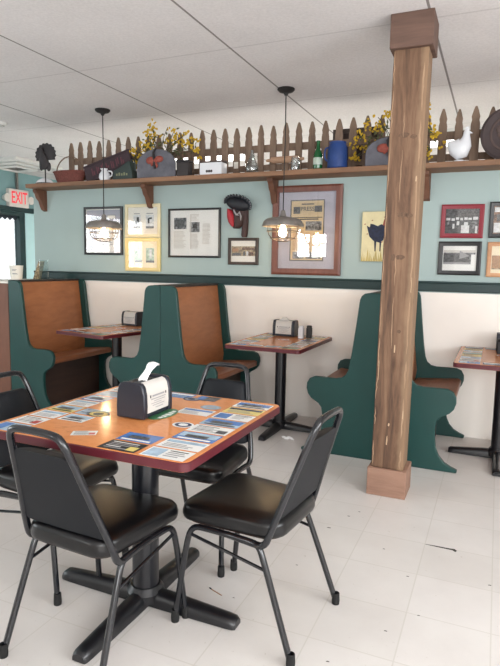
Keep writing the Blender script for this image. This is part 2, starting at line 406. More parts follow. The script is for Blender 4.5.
struct(holed(MB(), 'X', XL-.1, XL, YF-.1, YB+.1, 0, CZ, [LWIN, DOOR]), 'wall_left', 'teal')
FW = [(-4.25, -3.45, 1.5, 2.2), (.15, 2.2, .8, 2.4)]
struct(holed(MB(), 'Y', YF-.1, YF, XL, XR, 0, CZ, FW), 'wall_front', 'cream')
RWIN = (-1.8, 2.2, .8, 2.3)
struct(holed(MB(), 'X', XR, XR+.1, YF-.1, YB+.1, 0, CZ, [RWIN]), 'wall_right', 'cream')
struct(MB().box(XL, XR, YB, YB+.1, 0, CZ), 'wall_rear', 'white_wall')
def win(name, axis, c, h):
    a0, a1, z0, z1 = h; t = .05; mb = MB()
    for (p0, p1, q0, q1) in ((a0,a1,z0,z0+t), (a0,a1,z1-t,z1), (a0,a0+t,z0+t,z1-t), (a1-t,a1,z0+t,z1-t), ((a0+a1)/2-t/2,(a0+a1)/2+t/2,z0+t,z1-t)):
        if axis == 'X': mb.box(c-.03, c+.03, p0, p1, q0, q1)
        else: mb.box(p0, p1, c-.03, c+.03, q0, q1)
    struct(mb, name, 'whitemetal')
win('window_1', 'X', XL-.05, LWIN)
for i, h in enumerate(FW): win('window_%d' % (i+2), 'Y', YF-.05, h)
win('window_4', 'X', XR+.05, RWIN)
# glass door to the left with a dark teal frame
d = MB()
d.box(XL-.08, XL+.03, 6.735, 6.84, 0, 2.09).box(XL-.08, XL+.03, 5.75, 5.85, 0, 2.09).box(XL-.08, XL+.03, 5.85, 6.735, 2.03, 2.09).box(XL-.08, XL+.03, 5.85, 6.735, 0, .14)
door = struct(d, 'door_1', 'doorframe')
MB().box(XL-.05, XL-.04, 5.85, 6.735, .14, 2.03).build('glass_pane', 'pane', door)
vp = [(5.85,2.03), (6.735,2.03)] + [(6.735-.885*k/18, 2.03-(.07 if k % 2 else .03)) for k in range(19)]
MB().prism(vp, 'X', XL-.02, XL-.01).build('valance', 'valance', door)
struct(MB().box(XL, XL+.05, 5.4, 9.2, 2.10, 2.165), 'trim_2', 'doorframe')
struct(MB().box(XL, XL+.02, 6.86, 7.9, 0, 2.09), 'wall_left_lit', 'lit_teal')  # added strip: bright daylight on the teal wall, put in as paler colour
# brown half wall with a pale ledge behind the first booth
struct(MB().box(XE, -4.115, 3.87, W, 0, 1.135, 0).box(XE, -4.10, 3.86, W, 1.135, 1.152, 1), 'wall_divider', ['brownpanel', 'offwhite'])

# exit sign
ex = thing('exit_sign', 'white emergency EXIT sign with red letters above the glass door', 'exit sign', (XL, 6.70, 2.295))
MB().box(.0, .075, -.195, .195, -.135, .135).build('housing', 'exitwhite', ex, bevel=.012)
text('EXIT', .25, 'exitred', ex, (.077, 0, 0), (pi/2, 0, pi/2), sx=.62)
for s in (-1, 1):
    mb = MB(); X = Matrix.Translation((.04, s*.235, -.01)) @ Matrix.Rotation(pi/2, 4, 'Y')
    mb.lathe([(.001,-.04), (.035,-.04), (.06,.02), (.062,.045), (.001,.045)], n=16, X=X).build('emergency_lamp', 'exitwhite', ex)
MB().box(.02, .05, -.015, .015, .13, .40).build('stem', 'ventdark', ex)

# ceiling vent
v = thing('ceiling_vent', 'white square air vent on the ceiling above the exit sign', 'vent', (-6.30, 6.15, CZ))
mb = MB()
for r0, z0 in ((.44, -.035), (.33, -.055), (.20, -.07)):
    mb.loft([[(sx*r, sy*r, z) for sx, sy in ((1,1), (-1,1), (-1,-1), (1,-1))] for r, z in ((r0, -.001), (r0, z0), (r0-.05, z0-.012), (r0-.06, z0))], cap=False)
mb.build('louvre', 'whitemetal', v)
MB().box(-.41, .41, -.41, .41, -.006, -.002).build('duct_opening', 'ventdark', v)

sm = thing('smoke_detector', 'small round smoke detector on the ceiling at the left photo edge', 'smoke detector', (-4.60, 4.30, CZ))
MB().lathe([(.001,-.001), (.062,-.001), (.062,-.012), (.05,-.028), (.02,-.034), (.001,-.034)], n=24).build('housing', 'whitemetal', sm)
MB().lathe([(.03,-.0345), (.034,-.036), (.038,-.0335)], n=24).build('grille_ring', 'ventdark', sm)
# fluorescent lights in the room behind
tr = thing('ceiling_light', 'long white fluorescent ceiling light behind the left half of the picket fence', 'ceiling light', (-3.42, 6.42, CZ), 0, 'fluorescent lights in the room behind the fence')
fr = MB().box(-.56, .56, -.36, -.32, -.035, -.001).box(-.56, .56, .32, .36, -.035, -.001).box(-.56, -.52, -.32, .32, -.035, -.001).box(.52, .56, -.32, .32, -.035, -.001)
fr.build('frame', 'whitemetal', tr)
MB().box(-.52, .52, -.32, .32, -.028, -.004).build('diffuser', 'troffer', tr)
dup(tr, (-.80, 6.35, CZ), 0, 'fluorescent ceiling light behind the white hen at the right of the fence')

# ------------------------------------------------------------------ post
pt = thing('wooden_post', 'rough brown wooden post from floor to ceiling with boxed base and cap', 'post', (-.5285, 3.361, 0))
def post_shaft():
    mb = MB().box(-.096, .090, -.083, .083, .16, 2.52)
    r = random.Random(21); y = -.0836
    for x, z, rx, rz in ((-.015,2.065,.032,.014), (.035,2.055,.018,.011), (.0,1.635,.030,.014), (.040,1.63,.020,.011), (-.038,1.40,.014,.020), (.0,1.40,.026,.014), (.02,.98,.014,.010)):
        for s_, m in ((1, 1), ):
            mb.quad([(x+rx*s_*cos(2*pi*k/12)*r.uniform(.8,1.2), y, z+rz*s_*sin(2*pi*k/12)*r.uniform(.8,1.2)) for k in range(12)], m)
    for x, z, w_, h_ in ((-.012,.335,.007,.055), (-.006,.43,.008,.018), (.002,.88,.006,.045), (.064,1.83,.007,.03), (-.082,.75,.003,.12), (.07,.50,.004,.05), (.073,1.25,.003,.09)):
        mb.quad([(x-w_*.6, y-.0003, z-h_*.5), (x+w_*.3, y-.0003, z-h_*.55), (x+w_*.6, y-.0003, z), (x+w_*.25, y-.0003, z+h_*.5), (x-w_*.3, y-.0003, z+h_*.4), (x-w_*.5, y-.0003, z+.1*h_)], 2)
    for xa, w_, m in ((.070, .011, 3), (-.088, .005, 3), (-.02, .004, 3)):
        z = .17
        while z < 2.5:
            L = r.uniform(.10, .35); z1 = min(2.51, z+L); n = 6; left, right = [], []
            for i in range(n+1):
                zz = z+(z1-z)*i/n; k = sin(pi*i/n)**.5; c = xa+r.uniform(-.003,.003)
                left.append((c-w_*.5*k*r.uniform(.5,1.1)-.0005, y-.0002, zz)); right.append((c+w_*.5*k*r.uniform(.5,1.1)+.0005, y-.0002, zz))
            if abs(xa) > .05 or r.random() < .35:
                for i in range(n): mb.quad([left[i], right[i], right[i+1], left[i+1]], m)
            z = z1+r.uniform(.01,.12)
    return mb
M['knot'] = wood('knot_wood', rgb(72,52,40), rgb(112,86,66), 'Z', 60, .75, .6)
M['scar'] = wood('pale_scar', rgb(176,146,116), rgb(202,176,144), 'Z', 30, .8, .3)
M['sap'] = wood('sapwood_edge', rgb(140,112,88), rgb(172,142,114), 'Z', 20, .8, .2)
o = post_shaft().build('shaft', ['post', 'knot', 'scar', 'sap'], pt, bevel=.006)
o.rotation_euler = (0, .010, 0); o.location = (-.002, 0, 0)
b = MB()
for s in (-1, 1):
    b.box(-.1125, .1125, s*.1125-(.025 if s > 0 else 0), s*.1125+(.025 if s < 0 else 0), 0, .165)
    b.box(s*.1125-(.025 if s > 0 else 0), s*.1125+(.025 if s < 0 else 0), -.0875, .0875, 0, .165)
b.box(-.0875, .0875, -.0875, .0875, 0, .155)
b.build('base_box', 'post_trim', pt, bevel=.004)
b = MB().box(-.092, .135, -.1125, .1125, 2.515, CZ)
b.build('cap_box', 'cap_wood', pt, bevel=.004)

# ------------------------------------------------------------------ shelf, brackets, picket fence
sh = thing('wall_shelf', 'long brown wooden shelf running along the top of the back wall', 'shelf', (0, 0, 2.084))
MB().box(-4.50, XR, 4.5, W+.14, 0, .040).build('board', 'shelf', sh, bevel=.004)
for bx in (-4.475, -3.14, -1.845, -.56, .72):
    prof = [(W-.001,-.002), (4.60,-.002), (4.60,-.028), (4.625,-.045), (4.64,-.085), (4.675,-.115), (4.695,-.165), (4.715,-.20), (W-.001,-.215)]
    MB().prism(prof, 'X', bx-.024, bx+.024).build('bracket', 'bracket', sh)
ST = 2.124
pf = thing('picket_fence', 'weathered brown picket fence standing along the back of the shelf', 'fence', (0, 4.80, ST))
k = 0; x = -4.122
pro = random.Random(3)
while x < 2.4:
    hh = .435 + pro.uniform(-.008, .012); w = .031 + pro.uniform(-.002, .002)
    out = [(x-w,0), (x+w,0), (x+w,hh-.13), (x+w*.80,hh-.10), (x+w*.92,hh-.075), (x+w*.55,hh-.03), (x+w*.22,hh), (x-w*.22,hh), (x-w*.55,hh-.03), (x-w*.92,hh-.075), (x-w*.80,hh-.10), (x-w,hh-.13)]
    MB().prism(out, 'Y', -.045, -.025).build('picket', 'picket', pf, bevel=.003)
    x += .1178
for z0, z1 in ((.215, .275), (.055, .105)):
    MB().box(-4.14, 2.42, -.025, .0, z0, z1).build('rail', 'picket', pf)

# ------------------------------------------------------------------ booth benches
def bench_profile():
    p = [(0,0), (.535,0), (.54,.02), (.50,.035), (.455,.06), (.42,.10), (.398,.15), (.388,.22), (.388,.29), (.395,.335), (.42,.365)]
    p += [(.47,.395), (.497,.425), (.509,.465), (.507,.505), (.488,.54), (.45,.557), (.40,.558), (.30,.556)]
    p += [(.255,.565), (.225,.59), (.208,.63), (.19,.74), (.165,.95), (.15,1.09)]
    p += [(.146,1.12), (.135,1.145), (.115,1.161), (.09,1.166), (0,1.166)]
    return p
def make_bench(label, loc, rz):
    t = thing('booth_bench', label, 'booth bench', loc, rz, 'green booth benches along the back wall')
    for y0, y1 in ((-.45, -.415), (.41, .445)):
        e = MB().prism(bench_profile(), 'Y', y0, y1).build('end_panel', 'green', t, bevel=.006)
    br = [(.012,.40), (.135,.40), (.148,.52), (.130,.66), (.078,1.118), (.074,1.15), (.012,1.15)]
    MB().prism(br, 'Y', -.414, .409).build('backrest', 'booth_wood', t)
    pp = [(0,1.152), (.085,1.152), (.085,1.168), (0,1.168)]
    MB().prism(pp, 'Y', -.414, .409).build('top_cap', 'edge', t, bevel=.003)
    MB().prism([(.150,.455), (.47,.48), (.49,.47), (.49,.43), (.47,.425), (.150,.425)], 'Y', -.414, .409).build('seat', 'seat_wood', t, bevel=.006)
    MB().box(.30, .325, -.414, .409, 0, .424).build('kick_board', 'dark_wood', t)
    return t
BY = 4.29
b1 = make_bench('green booth bench at the far left, its wooden back against the half wall, facing right', (-4.082, BY, 0), 0)
dup(b1, (-2.463, BY, 0), pi, 'green booth bench facing left, on the right side of the leftmost booth table')
dup(b1, (-2.459, BY, 0), 0, 'green booth bench facing right with brown back, left of the middle booth table')
dup(b1, (-.712, BY, 0), pi, 'green booth bench facing left, between middle booth table and the wooden post')
dup(b1, (-.708, BY, 0), 0, 'green booth bench facing right, behind the post beside the rightmost booth table')

# ------------------------------------------------------------------ tables
PAL = ['white', 'white', 'blue', 'skyphoto', 'gprint', 'ink', 'yprint', 'white', 'navy']
TOPM = ['laminate', 'white', 'blue', 'ink', 'gprint', 'yprint', 'skyphoto', 'rprint', 'greyink', 'navy', 'darkgrey']
TI = {n: i for i, n in enumerate(TOPM)}
def card(mb, x, y, w, h, z, base, rng, rot=0, style=None):
    X = Matrix.Translation((x, y, z)) @ Matrix.Rotation(rot, 4, 'Z')
    def q(a0, a1, b0, b1, m, dz): mb.quad([(a0,b0,dz), (a1,b0,dz), (a1,b1,dz), (a0,b1,dz)], TI[m], X)
    q(-w/2, w/2, -h/2, h/2, base, 0)
    style = style if style is not None else rng.randrange(4)
    dark = base in ('ink', 'navy', 'blue', 'gprint')
    ink = 'white' if dark else 'ink'
    if style == 0:      # picture at one side, lines of text
        q(-w*.46, -w*.1, -h*.4, h*.4, rng.choice(['darkgrey', 'blue', 'skyphoto', 'skyphoto']), .0003)
        for k in range(4): q(-w*.03, w*(.2+.24*rng.random()), h*(.28-.18*k), h*(.36-.18*k), ink if k == 0 else 'greyink', .0003)
    elif style == 1:    # banner and text
        q(-w*.45, w*.45, h*.14, h*.40, rng.choice(['navy', 'blue', 'ink', 'skyphoto']) if not dark else 'white', .0003)
        for k in range(3): q(-w*.4, w*(.05+.3*rng.random()), h*(-.06-.15*k), h*(.01-.15*k), 'greyink' if not dark else 'skyphoto', .0003)
    elif style == 2:    # photo filling
        q(-w*.46, w*.46, -h*.1, h*.44, rng.choice(['skyphoto', 'blue']), .0003)
        q(-w*.3, w*.25, -h*.16, h*.18, 'darkgrey', .0005)
        q(-w*.4, w*.4, -h*.4, -h*.25, ink, .0003)
    else:
        for k in range(5): q(-w*.4, w*(.0+.42*rng.random()), h*(.3-.16*k), h*(.37-.16*k), ink if k in (0,3) else 'greyink', .0003)
        q(w*.2, w*.44, -h*.38, h*.05, rng.choice(['rprint', 'yprint', 'darkgrey']), .0005)
def emblem(mb, x, y, rx, ry, z, m1, m2):
    for s, m, dz in ((1, m1, 0), (.78, m2, .0003), (.45, m1, .0006)):
        mb.quad([(x+rx*s*cos(2*pi*k/20), y+ry*s*sin(2*pi*k/20), z+dz) for k in range(20)], TI[m])
def table_parts(t, hx, hy, ht, lam, cards, pole_r, fx, fy, foot_w=.036):
    mats = [lam]+TOPM[1:]
    mb = MB().prism(rrect(hx-.004, hy-.004, .03), 'Z', ht-.031, ht)
    rng = random.Random(int(hx*1000)+len(cards))
    for c in cards:
        if c[0] == 'e': emblem(mb, c[1], c[2], c[3], c[4], ht+.0006, c[5], c[6])
        else: card(mb, c[0], c[1], c[2], c[3], ht+.0006, c[4], rng, c[5] if len(c) > 5 else 0, c[6] if len(c) > 6 else None)
    mb.build('tabletop', mats, t)
    o_, i_ = rrect(hx, hy, .032), rrect(hx-.005, hy-.005, .03)
    zs = [(i_, ht-.031), (o_, ht-.029), (o_, ht-.004), (i_, ht-.0005)]
    MB().loft([[(p[0], p[1], z) for p in P] for P, z in zs], cap=False).build('edge_band', 'maroon', t)
    MB().lathe([(pole_r,.055), (pole_r,ht-.045)], n=24, cap=True).build('column', 'pole', t)
    MB().prism(rrect(.16, .16, .02), 'Z', ht-.045, ht-.032).build('mounting_plate', 'black_metal', t)
    MB().lathe([(.001,.02), (pole_r+.02,.02), (pole_r+.022,.055), (pole_r+.006,.078), (.001,.078)], n=24).build('hub', 'black_metal', t)
    for a, L in ((0, fx), (90, fy), (180, fx), (270, fy)):
        w = foot_w; mb = MB(); rings = []
        for u, z1, ww in ((pole_r*.6,.066,w), (pole_r+.05,.062,w), (L*.6,.052,w*.95), (L-.04,.043,w*.9), (L-.012,.040,w*.85), (L,.030,w*.7)):
            zb = .004
            rings.append([(u, -ww, zb), (u, -ww, z1*.55), (u, -ww*.75, z1*.86), (u, -ww*.3, z1), (u, ww*.3, z1), (u, ww*.75, z1*.86), (u, ww, z1*.55), (u, ww, zb)])
        X = Matrix.Rotation(radians(a), 4, 'Z')
        f = mb.loft(rings, X=X).build('foot', 'black_metal', t, angle=50)
        MB().lathe([(.001,0), (.016,0), (.016,.0045), (.001,.0045)], c=(0,0,0), n=10, X=X @ Matrix.Translation((L-.03, 0, 0))).build('glide', 'rubber', f)
rng = random.Random(5)
main = thing('dining_table', 'square orange laminate table covered in printed advertisements, in the foreground', 'table', (-1.211, 1.785, 0))
cards = []
ys = [-.345, -.25, -.155, -.06, .035, .13, .225, .32]
bs = ['white', 'white', 'blue', 'white', 'skyphoto', 'white', 'yprint', 'white']
st = [0, 1, 2, 3, 2, 0, 1, 2]
for y, b, s_ in zip(ys, bs, st): cards.append((.315, y, .155, .085, b, 0, s_))
for y, b, s_ in zip(ys, ['ink', 'blue', None, None, None, 'white', None, None], [3, 2, 0, 0, 2, 1, 3, 1]):
    if b: cards.append((.15, y, .14, .085, b, 0, s_))
for y, b, s_ in zip(ys, ['skyphoto', 'white', 'white', 'yprint', 'white', 'blue', 'skyphoto', 'white'], [0, 3, 1, 2, 1, 2, 0, 3]): cards.append((-.33, y, .12, .085, b, pi/2*0, s_))
for y, b, s_ in zip(ys[2:4], ['white', 'skyphoto'], [2, 3, 1, 2]): cards.append((-.20, y, .115, .08, b, 0, s_))
cards += [(-.05, .345, .13, .08, 'blue', 0, 1), (-.19, .345, .12, .08, 'skyphoto', 0, 2), (.09, .345, .1, .075, 'darkgrey', 0, 0)]
cards += [(-.05, -.29, .085, .05, 'white', .5, 3), ('e', .198, -.05, .042, .034, 'white', 'navy'), ('e', .17, .22, .045, .035, 'greyink', 'skyphoto'), ('e', -.165, -.07, .05, .036, 'darkgrey', 'yprint'), ('e', .03, .31, .04, .03, 'navy', 'greyink')]
table_parts(main, .4135, .398, .76, 'laminate', cards, .052, .405, .40)
def booth_cards(seed):
    r = random.Random(seed); c = []
    for y in (-.38, -.27, -.16, -.05, .06, .17, .28, .38):
        for x in (-.21, .21):
            c.append((x, y, .13, .09, r.choice(PAL), 0, r.randrange(4)))
    for x in (-.07, .07):
        for y in (-.38, .38): c.append((x, y, .12, .09, r.choice(PAL), 0, r.randrange(4)))
    c.append(('e', 0, .05, .05, .04, 'white', 'rprint'))
    return c
tb = thing('booth_table', 'booth table with maroon edge in the middle, white shaker and napkin holder on it', 'table', (-1.59, 4.30, 0), 0, 'booth tables along the back wall')
table_parts(tb, .308, .447, .735, 'laminate2', booth_cards(1), .045, .33, .40, .033)
dup(tb, (-3.20, 4.265, 0), radians(-11), 'leftmost booth table between the two green benches under the left pendant lamp')
dup(tb, (.072, 4.30, 0), 0, 'booth table at the right edge of the photo beside the post')

# ------------------------------------------------------------------ chairs
def make_chair(label, loc, rz):
    t = thing('dining_chair', label, 'chair', loc, rz, 'black vinyl stacking chairs around the foreground table')
    # seat cushion
    def ring(s, z, fwd=0):
        out = []
        base = []
        base += arc(.205-.06, .235-.06, .06, 0, 90, 5); base += arc(-.205+.06, .235-.06, .06, 90, 180, 5)
        base += arc(-.185+.07, -.178+.07, .07, 180, 270, 5); base += arc(.185-.07, -.178+.07, .07, 270, 360, 5)
        return [(x*s, .02+(y-.02)*s, z) for x, y in base]
    MB().loft([ring(.93,0.404), ring(.985,0.409), ring(1,0.419), ring(1,0.434), ring(.985,0.446), ring(.985,0.449), ring(.95,0.460), ring(.86,0.467), ring(.6,0.471), ring(.2,0.472)]).build('seat', 'vinyl', t, angle=50)
    MB().loft([ring(.90,0.396), ring(.92,0.405)]).build('seat_board', 'dark_wood', t)
    # continuous back hoop
    L = [(-.180,.03,.384), (-.186,-.07,.382), (-.194,-.130,.383), (-.190,-.150,.440), (-.150,-.208,.62), (-.124,-.254,.757), (-.113,-.272,.805), (-.090,-.277,.828), (0,-.278,.830)]
    path = smooth_path(L, 2); full = path + [(-p[0], p[1], p[2]) for p in path[::-1][1:]]
    MB().tube(full, .0125, 10).build('back_frame', 'chair_metal', t, angle=80)
    # padded back between the tubes
    rings = []
    for z, ex in ((.472,-.012), (.480,0), (.60,.0), (.70,0), (.738,0), (.750,-.006), (.756,-.02)):
        u = (z-.445)/(.805-.445); hw = .188+(.113-.188)*u-.012+ex; yc = -.150+(-.272+.150)*u
        pr = [(-hw,-.006), (-hw,.004), (-hw+.02,.022), (0,.028), (hw-.02,.022), (hw,.004), (hw,-.006), (0,-.009)]
        rings.append([(px, yc+py, z) for px, py in pr])
    MB().loft(rings).build('backrest', 'vinyl_back', t, angle=60)
    for s in (-1, 1):
        fpath = smooth_path([(s*.186,.0,.387), (s*.187,.10,.387), (s*.189,.168,.385), (s*.195,.192,.335), (s*.213,.233,.012)], 2)
        rpath = smooth_path([(s*.186,.0,.3865), (s*.187,-.06,.386), (s*.190,-.105,.384), (s*.193,-.128,.335), (s*.209,-.247,.012)], 2)
        for pth in (fpath, rpath):
            lg = MB().tube(pth, .0115, 10).build('leg', 'chair_metal', t, angle=80)
            e = pth[-1]
            MB().lathe([(.001,0), (.015,0), (.016,.012), (.0145,.045), (.0118,.047)], c=(e[0], e[1], 0), n=12).build('rubber_foot', 'rubber', lg)
        MB().tube([(s*.196,-.148,.30), (s*.194,.188,.355)], .006, 8).build('stretcher', 'chair_metal', t)
    return t
ch = make_chair('black vinyl chair in the left foreground, its back turned to the camera', (-1.240, 1.540, 0), -.06)
dup(ch, (-.782, 1.908, 0), 1.466, 'black vinyl chair on the right side of the foreground table, warm glare on its seat')
dup(ch, (-1.238, 2.30, 0), 3.169, 'black vinyl chair on the far side of the foreground table, facing the camera')
dup(ch, (-1.735, 1.835, 0), -1.60, 'black vinyl chair at the left photo edge, mostly cut off, left of the foreground table')

# ------------------------------------------------------------------ napkin holders and table things
def make_dispenser(label, loc, rz):
    t = thing('napkin_dispenser', label, 'napkin dispenser', loc, rz, 'black napkin dispensers on the tables')
    # cross-section across the short side; long side along local y
    def prof(w, h0, k=1.0):
        return [(-w,.004), (w,.004), (w*1.02,.05), (w*.98,.095), (w*.86,h0-.015), (w*.70,h0-.003), (w*.4,h0), (-w*.4,h0), (-w*.70,h0-.003), (-w*.86,h0-.015), (-w*.98,.095), (-w*1.02,.05)]
    for y0, y1 in ((-.098, -.074), (.074, .098)):
        MB().prism(prof(.062, .140), 'Y', y0, y1).build('end_cap', 'black_plastic', t, bevel=.005)
    MB().prism(prof(.052, .132), 'Y', -.074, .074).build('body', 'black_plastic', t)
    for s in (-1, 1):
        mb = MB(); A = [(.0585,.022), (.060,.05), (.058,.092), (.052,.119), (.043,.131), (.030,.137)]
        mb.loft([[(s*x, y, z) for x, z in A] for y in (-.072, .072)], cap=False, closed=False)
        for z0, z1, y0, y1 in ((.080,.086,-.04,.04), (.070,.073,-.05,.05), (.062,.064,-.03,.045), (.054,.056,-.05,.02), (.046,.048,-.04,.04), (.036,.038,-.02,.03)):
            mb.box(s*.0600, s*.0612, y0, y1, z0, z1, 1)
        for y0 in (-.055, .05): mb.box(s*.0592, s*.0606, y0, y0+.005, .078, .088, 2)
        mb.build('advert_panel', ['adgrey', 'greyink', 'ink'], t, angle=60)
    MB().box(-.004+.0, .012, -.03, .03, .131, .134).build('slot', 'ink', t)
    return t
nd = make_dispenser('black napkin dispenser with a white napkin sticking up, on the foreground table', (-1.222, 1.803, .7613), 0)
np_ = MB()
rows = []
for i, (x, y, z, w) in enumerate([(.0,-.02,.125,.018), (.0,-.012,.143,.017), (.004,.002,.158,.014), (.006,.018,.172,.014), (.008,.034,.186,.020), (.010,.046,.193,.022), (.012,.056,.190,.017), (.013,.060,.183,.010)]):
    rows.append([(x-w, y-.004, z), (x-w*.3, y+.003, z+.004), (x+w*.3, y-.002, z+.003), (x+w, y+.003, z-.002), (x+w*.3, y+.004, z-.004), (x-w*.3, y+.007, z-.003)])
np_.loft(rows); nk = np_.build('napkin', 'paper', None, angle=70); nk.location = (-1.222, 1.803, .7613); tag(nk, 'white paper napkin pulled up out of the foreground dispenser', 'napkin')
sg = thing('table_card', 'small oval green and white card lying under the foreground dispenser', 'card', (-1.155, 1.825, .7612))
MB().prism([(.045*cos(2*pi*k/24), .085*sin(2*pi*k/24)) for k in range(24)], 'Z', 0, .0008, 0).build('card', ['gprint'], sg)
mb = MB()
for y, a in ((-.05,.012), (-.025,.02), (0,.024), (.025,.022), (.05,.014)):
    mb.box(.012-a*.1, .036-abs(y)*.2, y-.008, y+.008, .0008, .0014)
mb.build('lettering', 'white', sg)
def small_disp(label, loc, rz):
    d_ = dup(nd, loc, rz, label)
    return d_
dd = small_disp('black napkin dispenser with white advert on the middle booth table', (-1.66, 4.585, .7368), pi/2)
n2 = MB().loft([[(-.05,-.012,.125), (.05,-.012,.125), (.05,.012,.125), (-.05,.012,.125)], [(-.02,-.006,.160), (.015,-.006,.165), (.015,.006,.165), (-.02,.006,.160)]]).build('napkin', 'adgrey', None)
n2.location = (-1.67, 4.585, .7368); tag(n2, 'folded napkin tip standing out of the dispenser on the middle booth table', 'napkin')
small_disp('black napkin dispenser on the leftmost booth table, partly behind the green bench', (-3.225, 4.56, .7368), pi/2+radians(-7))
small_disp('black napkin dispenser at the right edge of the photo on the rightmost booth table', (.115, 4.57, .7368), pi/2)
def shaker(name, label, loc, mat, lid):
    t = thing(name, label, 'shaker', loc, 0)
    MB().prism(rrect(.022, .022, .008), 'Z', 0, .085).build('body', mat, t, bevel=.002)
    MB().lathe([(.022,.085), (.023,.098), (.018,.106), (.001,.108)], n=16).build('lid', lid, t)
    return t
shaker('salt_shaker', 'small white shaker beside the napkin dispenser on the middle booth table', (-1.49, 4.50, .7368), 'ceramic', 'ceramic')
shaker('pepper_shaker', 'small black shaker beside the white one on the middle booth table', (-1.438, 4.56, .7368), 'ink', 'ink')
shaker('pepper_shaker', 'small black shaker in front of the dispenser on the rightmost booth table', (.045, 4.44, .7368), 'ink', 'ink')

# things on the half-wall ledge
cu = thing('paper_cup', 'white paper cup with grey printing on the ledge behind the first bench', 'cup', (-4.43, 4.28, 1.1525)); cu.scale = (1.25, 1.25, 1.3)
MB().lathe([(.001,0), (.043,0), (.053,.105), (.054,.11), (.050,.11), (.04,.01)], n=24).build('cup', 'offwhite', cu)
mb = MB()
for z, n in ((.045,5), (.05,4), (.072,3), (.08,4)):
    rr = .0435+z*.095
    for k in range(n):
        a = -1.3+.16*k; mb.box(-.006, .006, -.0006, .0006, -.0018, .0018, 0, Matrix.Translation((rr*cos(a), rr*sin(a), z)) @ Matrix.Rotation(a+pi/2, 4, 'Z'))
mb.build('print', 'greyink', cu)
hd = thing('card_holder', 'leaning brown card stand with a clear panel on the ledge by the sage wall', 'card holder', (-4.33, 4.48, 1.1525)); hd.scale = (1.2, 1.2, 1.25)
MB().prism([(-.05,0), (.0,0), (.052,.150), (.02,.152)], 'Y', -.02, .02).build('card', 'sepia', hd)
MB().box(.055, .060, -.05, .05, 0, .16).build('clear_panel', 'acrylic', hd)
MB().box(-.055, .06, -.05, .05, 0, .004).build('base', 'acrylic', hd)

# crumpled scrap and toothpick on the floor
sc = MB()
rq = random.Random(9)
for cx, cy in ((-.03,.0), (.01,.012), (.035,-.006), (-.002,-.012)):
    P = [(cx+.024*cos(a)*rq.uniform(.6,1.2), cy+.014*sin(a)*rq.uniform(.6,1.2), rq.uniform(.004,.02)) for a in [2*pi*k/8 for k in range(8)]]
    o0 = len(P); sc.add(P+[(cx, cy, .022), (cx, cy, .001)], [(i, (i+1) % 8, 8) for i in range(8)]+[((i+1) % 8, i, 9) for i in range(8)])
o = sc.build('paper_scrap', 'paper', None, angle=10); o.location = (-1.42, 4.04, 0); tag(o, 'crumpled scrap of white paper on the floor before the middle booth table', 'paper scrap')
tp = thing('match_stick', 'tiny pale match with a black tip on the floor beside the table foot', 'match', (-.978, 1.952, 0), -.35)
MB().box(-.035, .03, -.0015, .0015, .0003, .003).build('stick', 'logwood', tp)
MB().ell((-.038, 0, .0032), (.008, .003, .003), 8, 6).build('head', 'ink', tp)

# ------------------------------------------------------------------ pendant lamps
lp = thing('pendant_lamp', 'grey metal pendant lamp with wire cage hanging over the leftmost booth table', 'pendant lamp', (-3.335, 4.27, 0), 0, 'metal pendant lamps over the booth tables')
MB().lathe([(.001,CZ-.0005), (.066,CZ-.0005), (.068,CZ-.008), (.055,CZ-.022), (.02,CZ-.034), (.012,CZ-.05), (.001,CZ-.05)], n=28).build('canopy', 'cord', lp)
MB().tube([(0,0,CZ-.045), (.003,.0,2.3), (-.002,.002,2.0), (0,0,1.765)], .0045, 8).build('cord', 'cord', lp)
zs = 1.652
sdp = [(.010,.125), (.017,.118), (.021,.095), (.026,.078), (.05,.070), (.10,.064), (.132,.055), (.152,.038), (.160,.020), (.160,.012), (.166,.006), (.166,-.002), (.158,-.004), (.152,.014), (.144,.034), (.125,.048), (.09,.056), (.05,.062), (.02,.066)]
MB().lathe(sdp, (0,0,zs), 36).build('shade', 'lampmetal', lp)
MB().lathe([(.02,.075), (.021,.02), (.012,.015), (.001,.015)], (0,0,zs), 16).build('socket', 'cord', lp)
cg = MB()
for r, z in ((.125, .005), (.128, -.04), (.10, -.095), (.045, -.118)):
    cg.tube([(r*cos(2*pi*k/24), r*sin(2*pi*k/24), zs+z) for k in range(24)], .0028, 6, closed=True)
for k in range(8):
    a = 2*pi*k/8
    cg.tube([(r*cos(a), r*sin(a), zs+z) for r, z in ((.125,.03), (.129,-.03), (.118,-.07), (.09,-.10), (.045,-.118), (.0,-.121))], .0024, 6)
cg.build('wire_cage', 'wire', lp)
MB().lathe([(.001,-.085), (.015,-.083), (.028,-.070), (.032,-.052), (.028,-.03), (.016,-.005), (.013,.014)], (0,0,zs), 20).build('bulb', 'bulb', lp)
dup(lp, (-1.592, 4.27, 0), 0, 'grey metal pendant lamp with wire cage in front of the large newspaper frame')

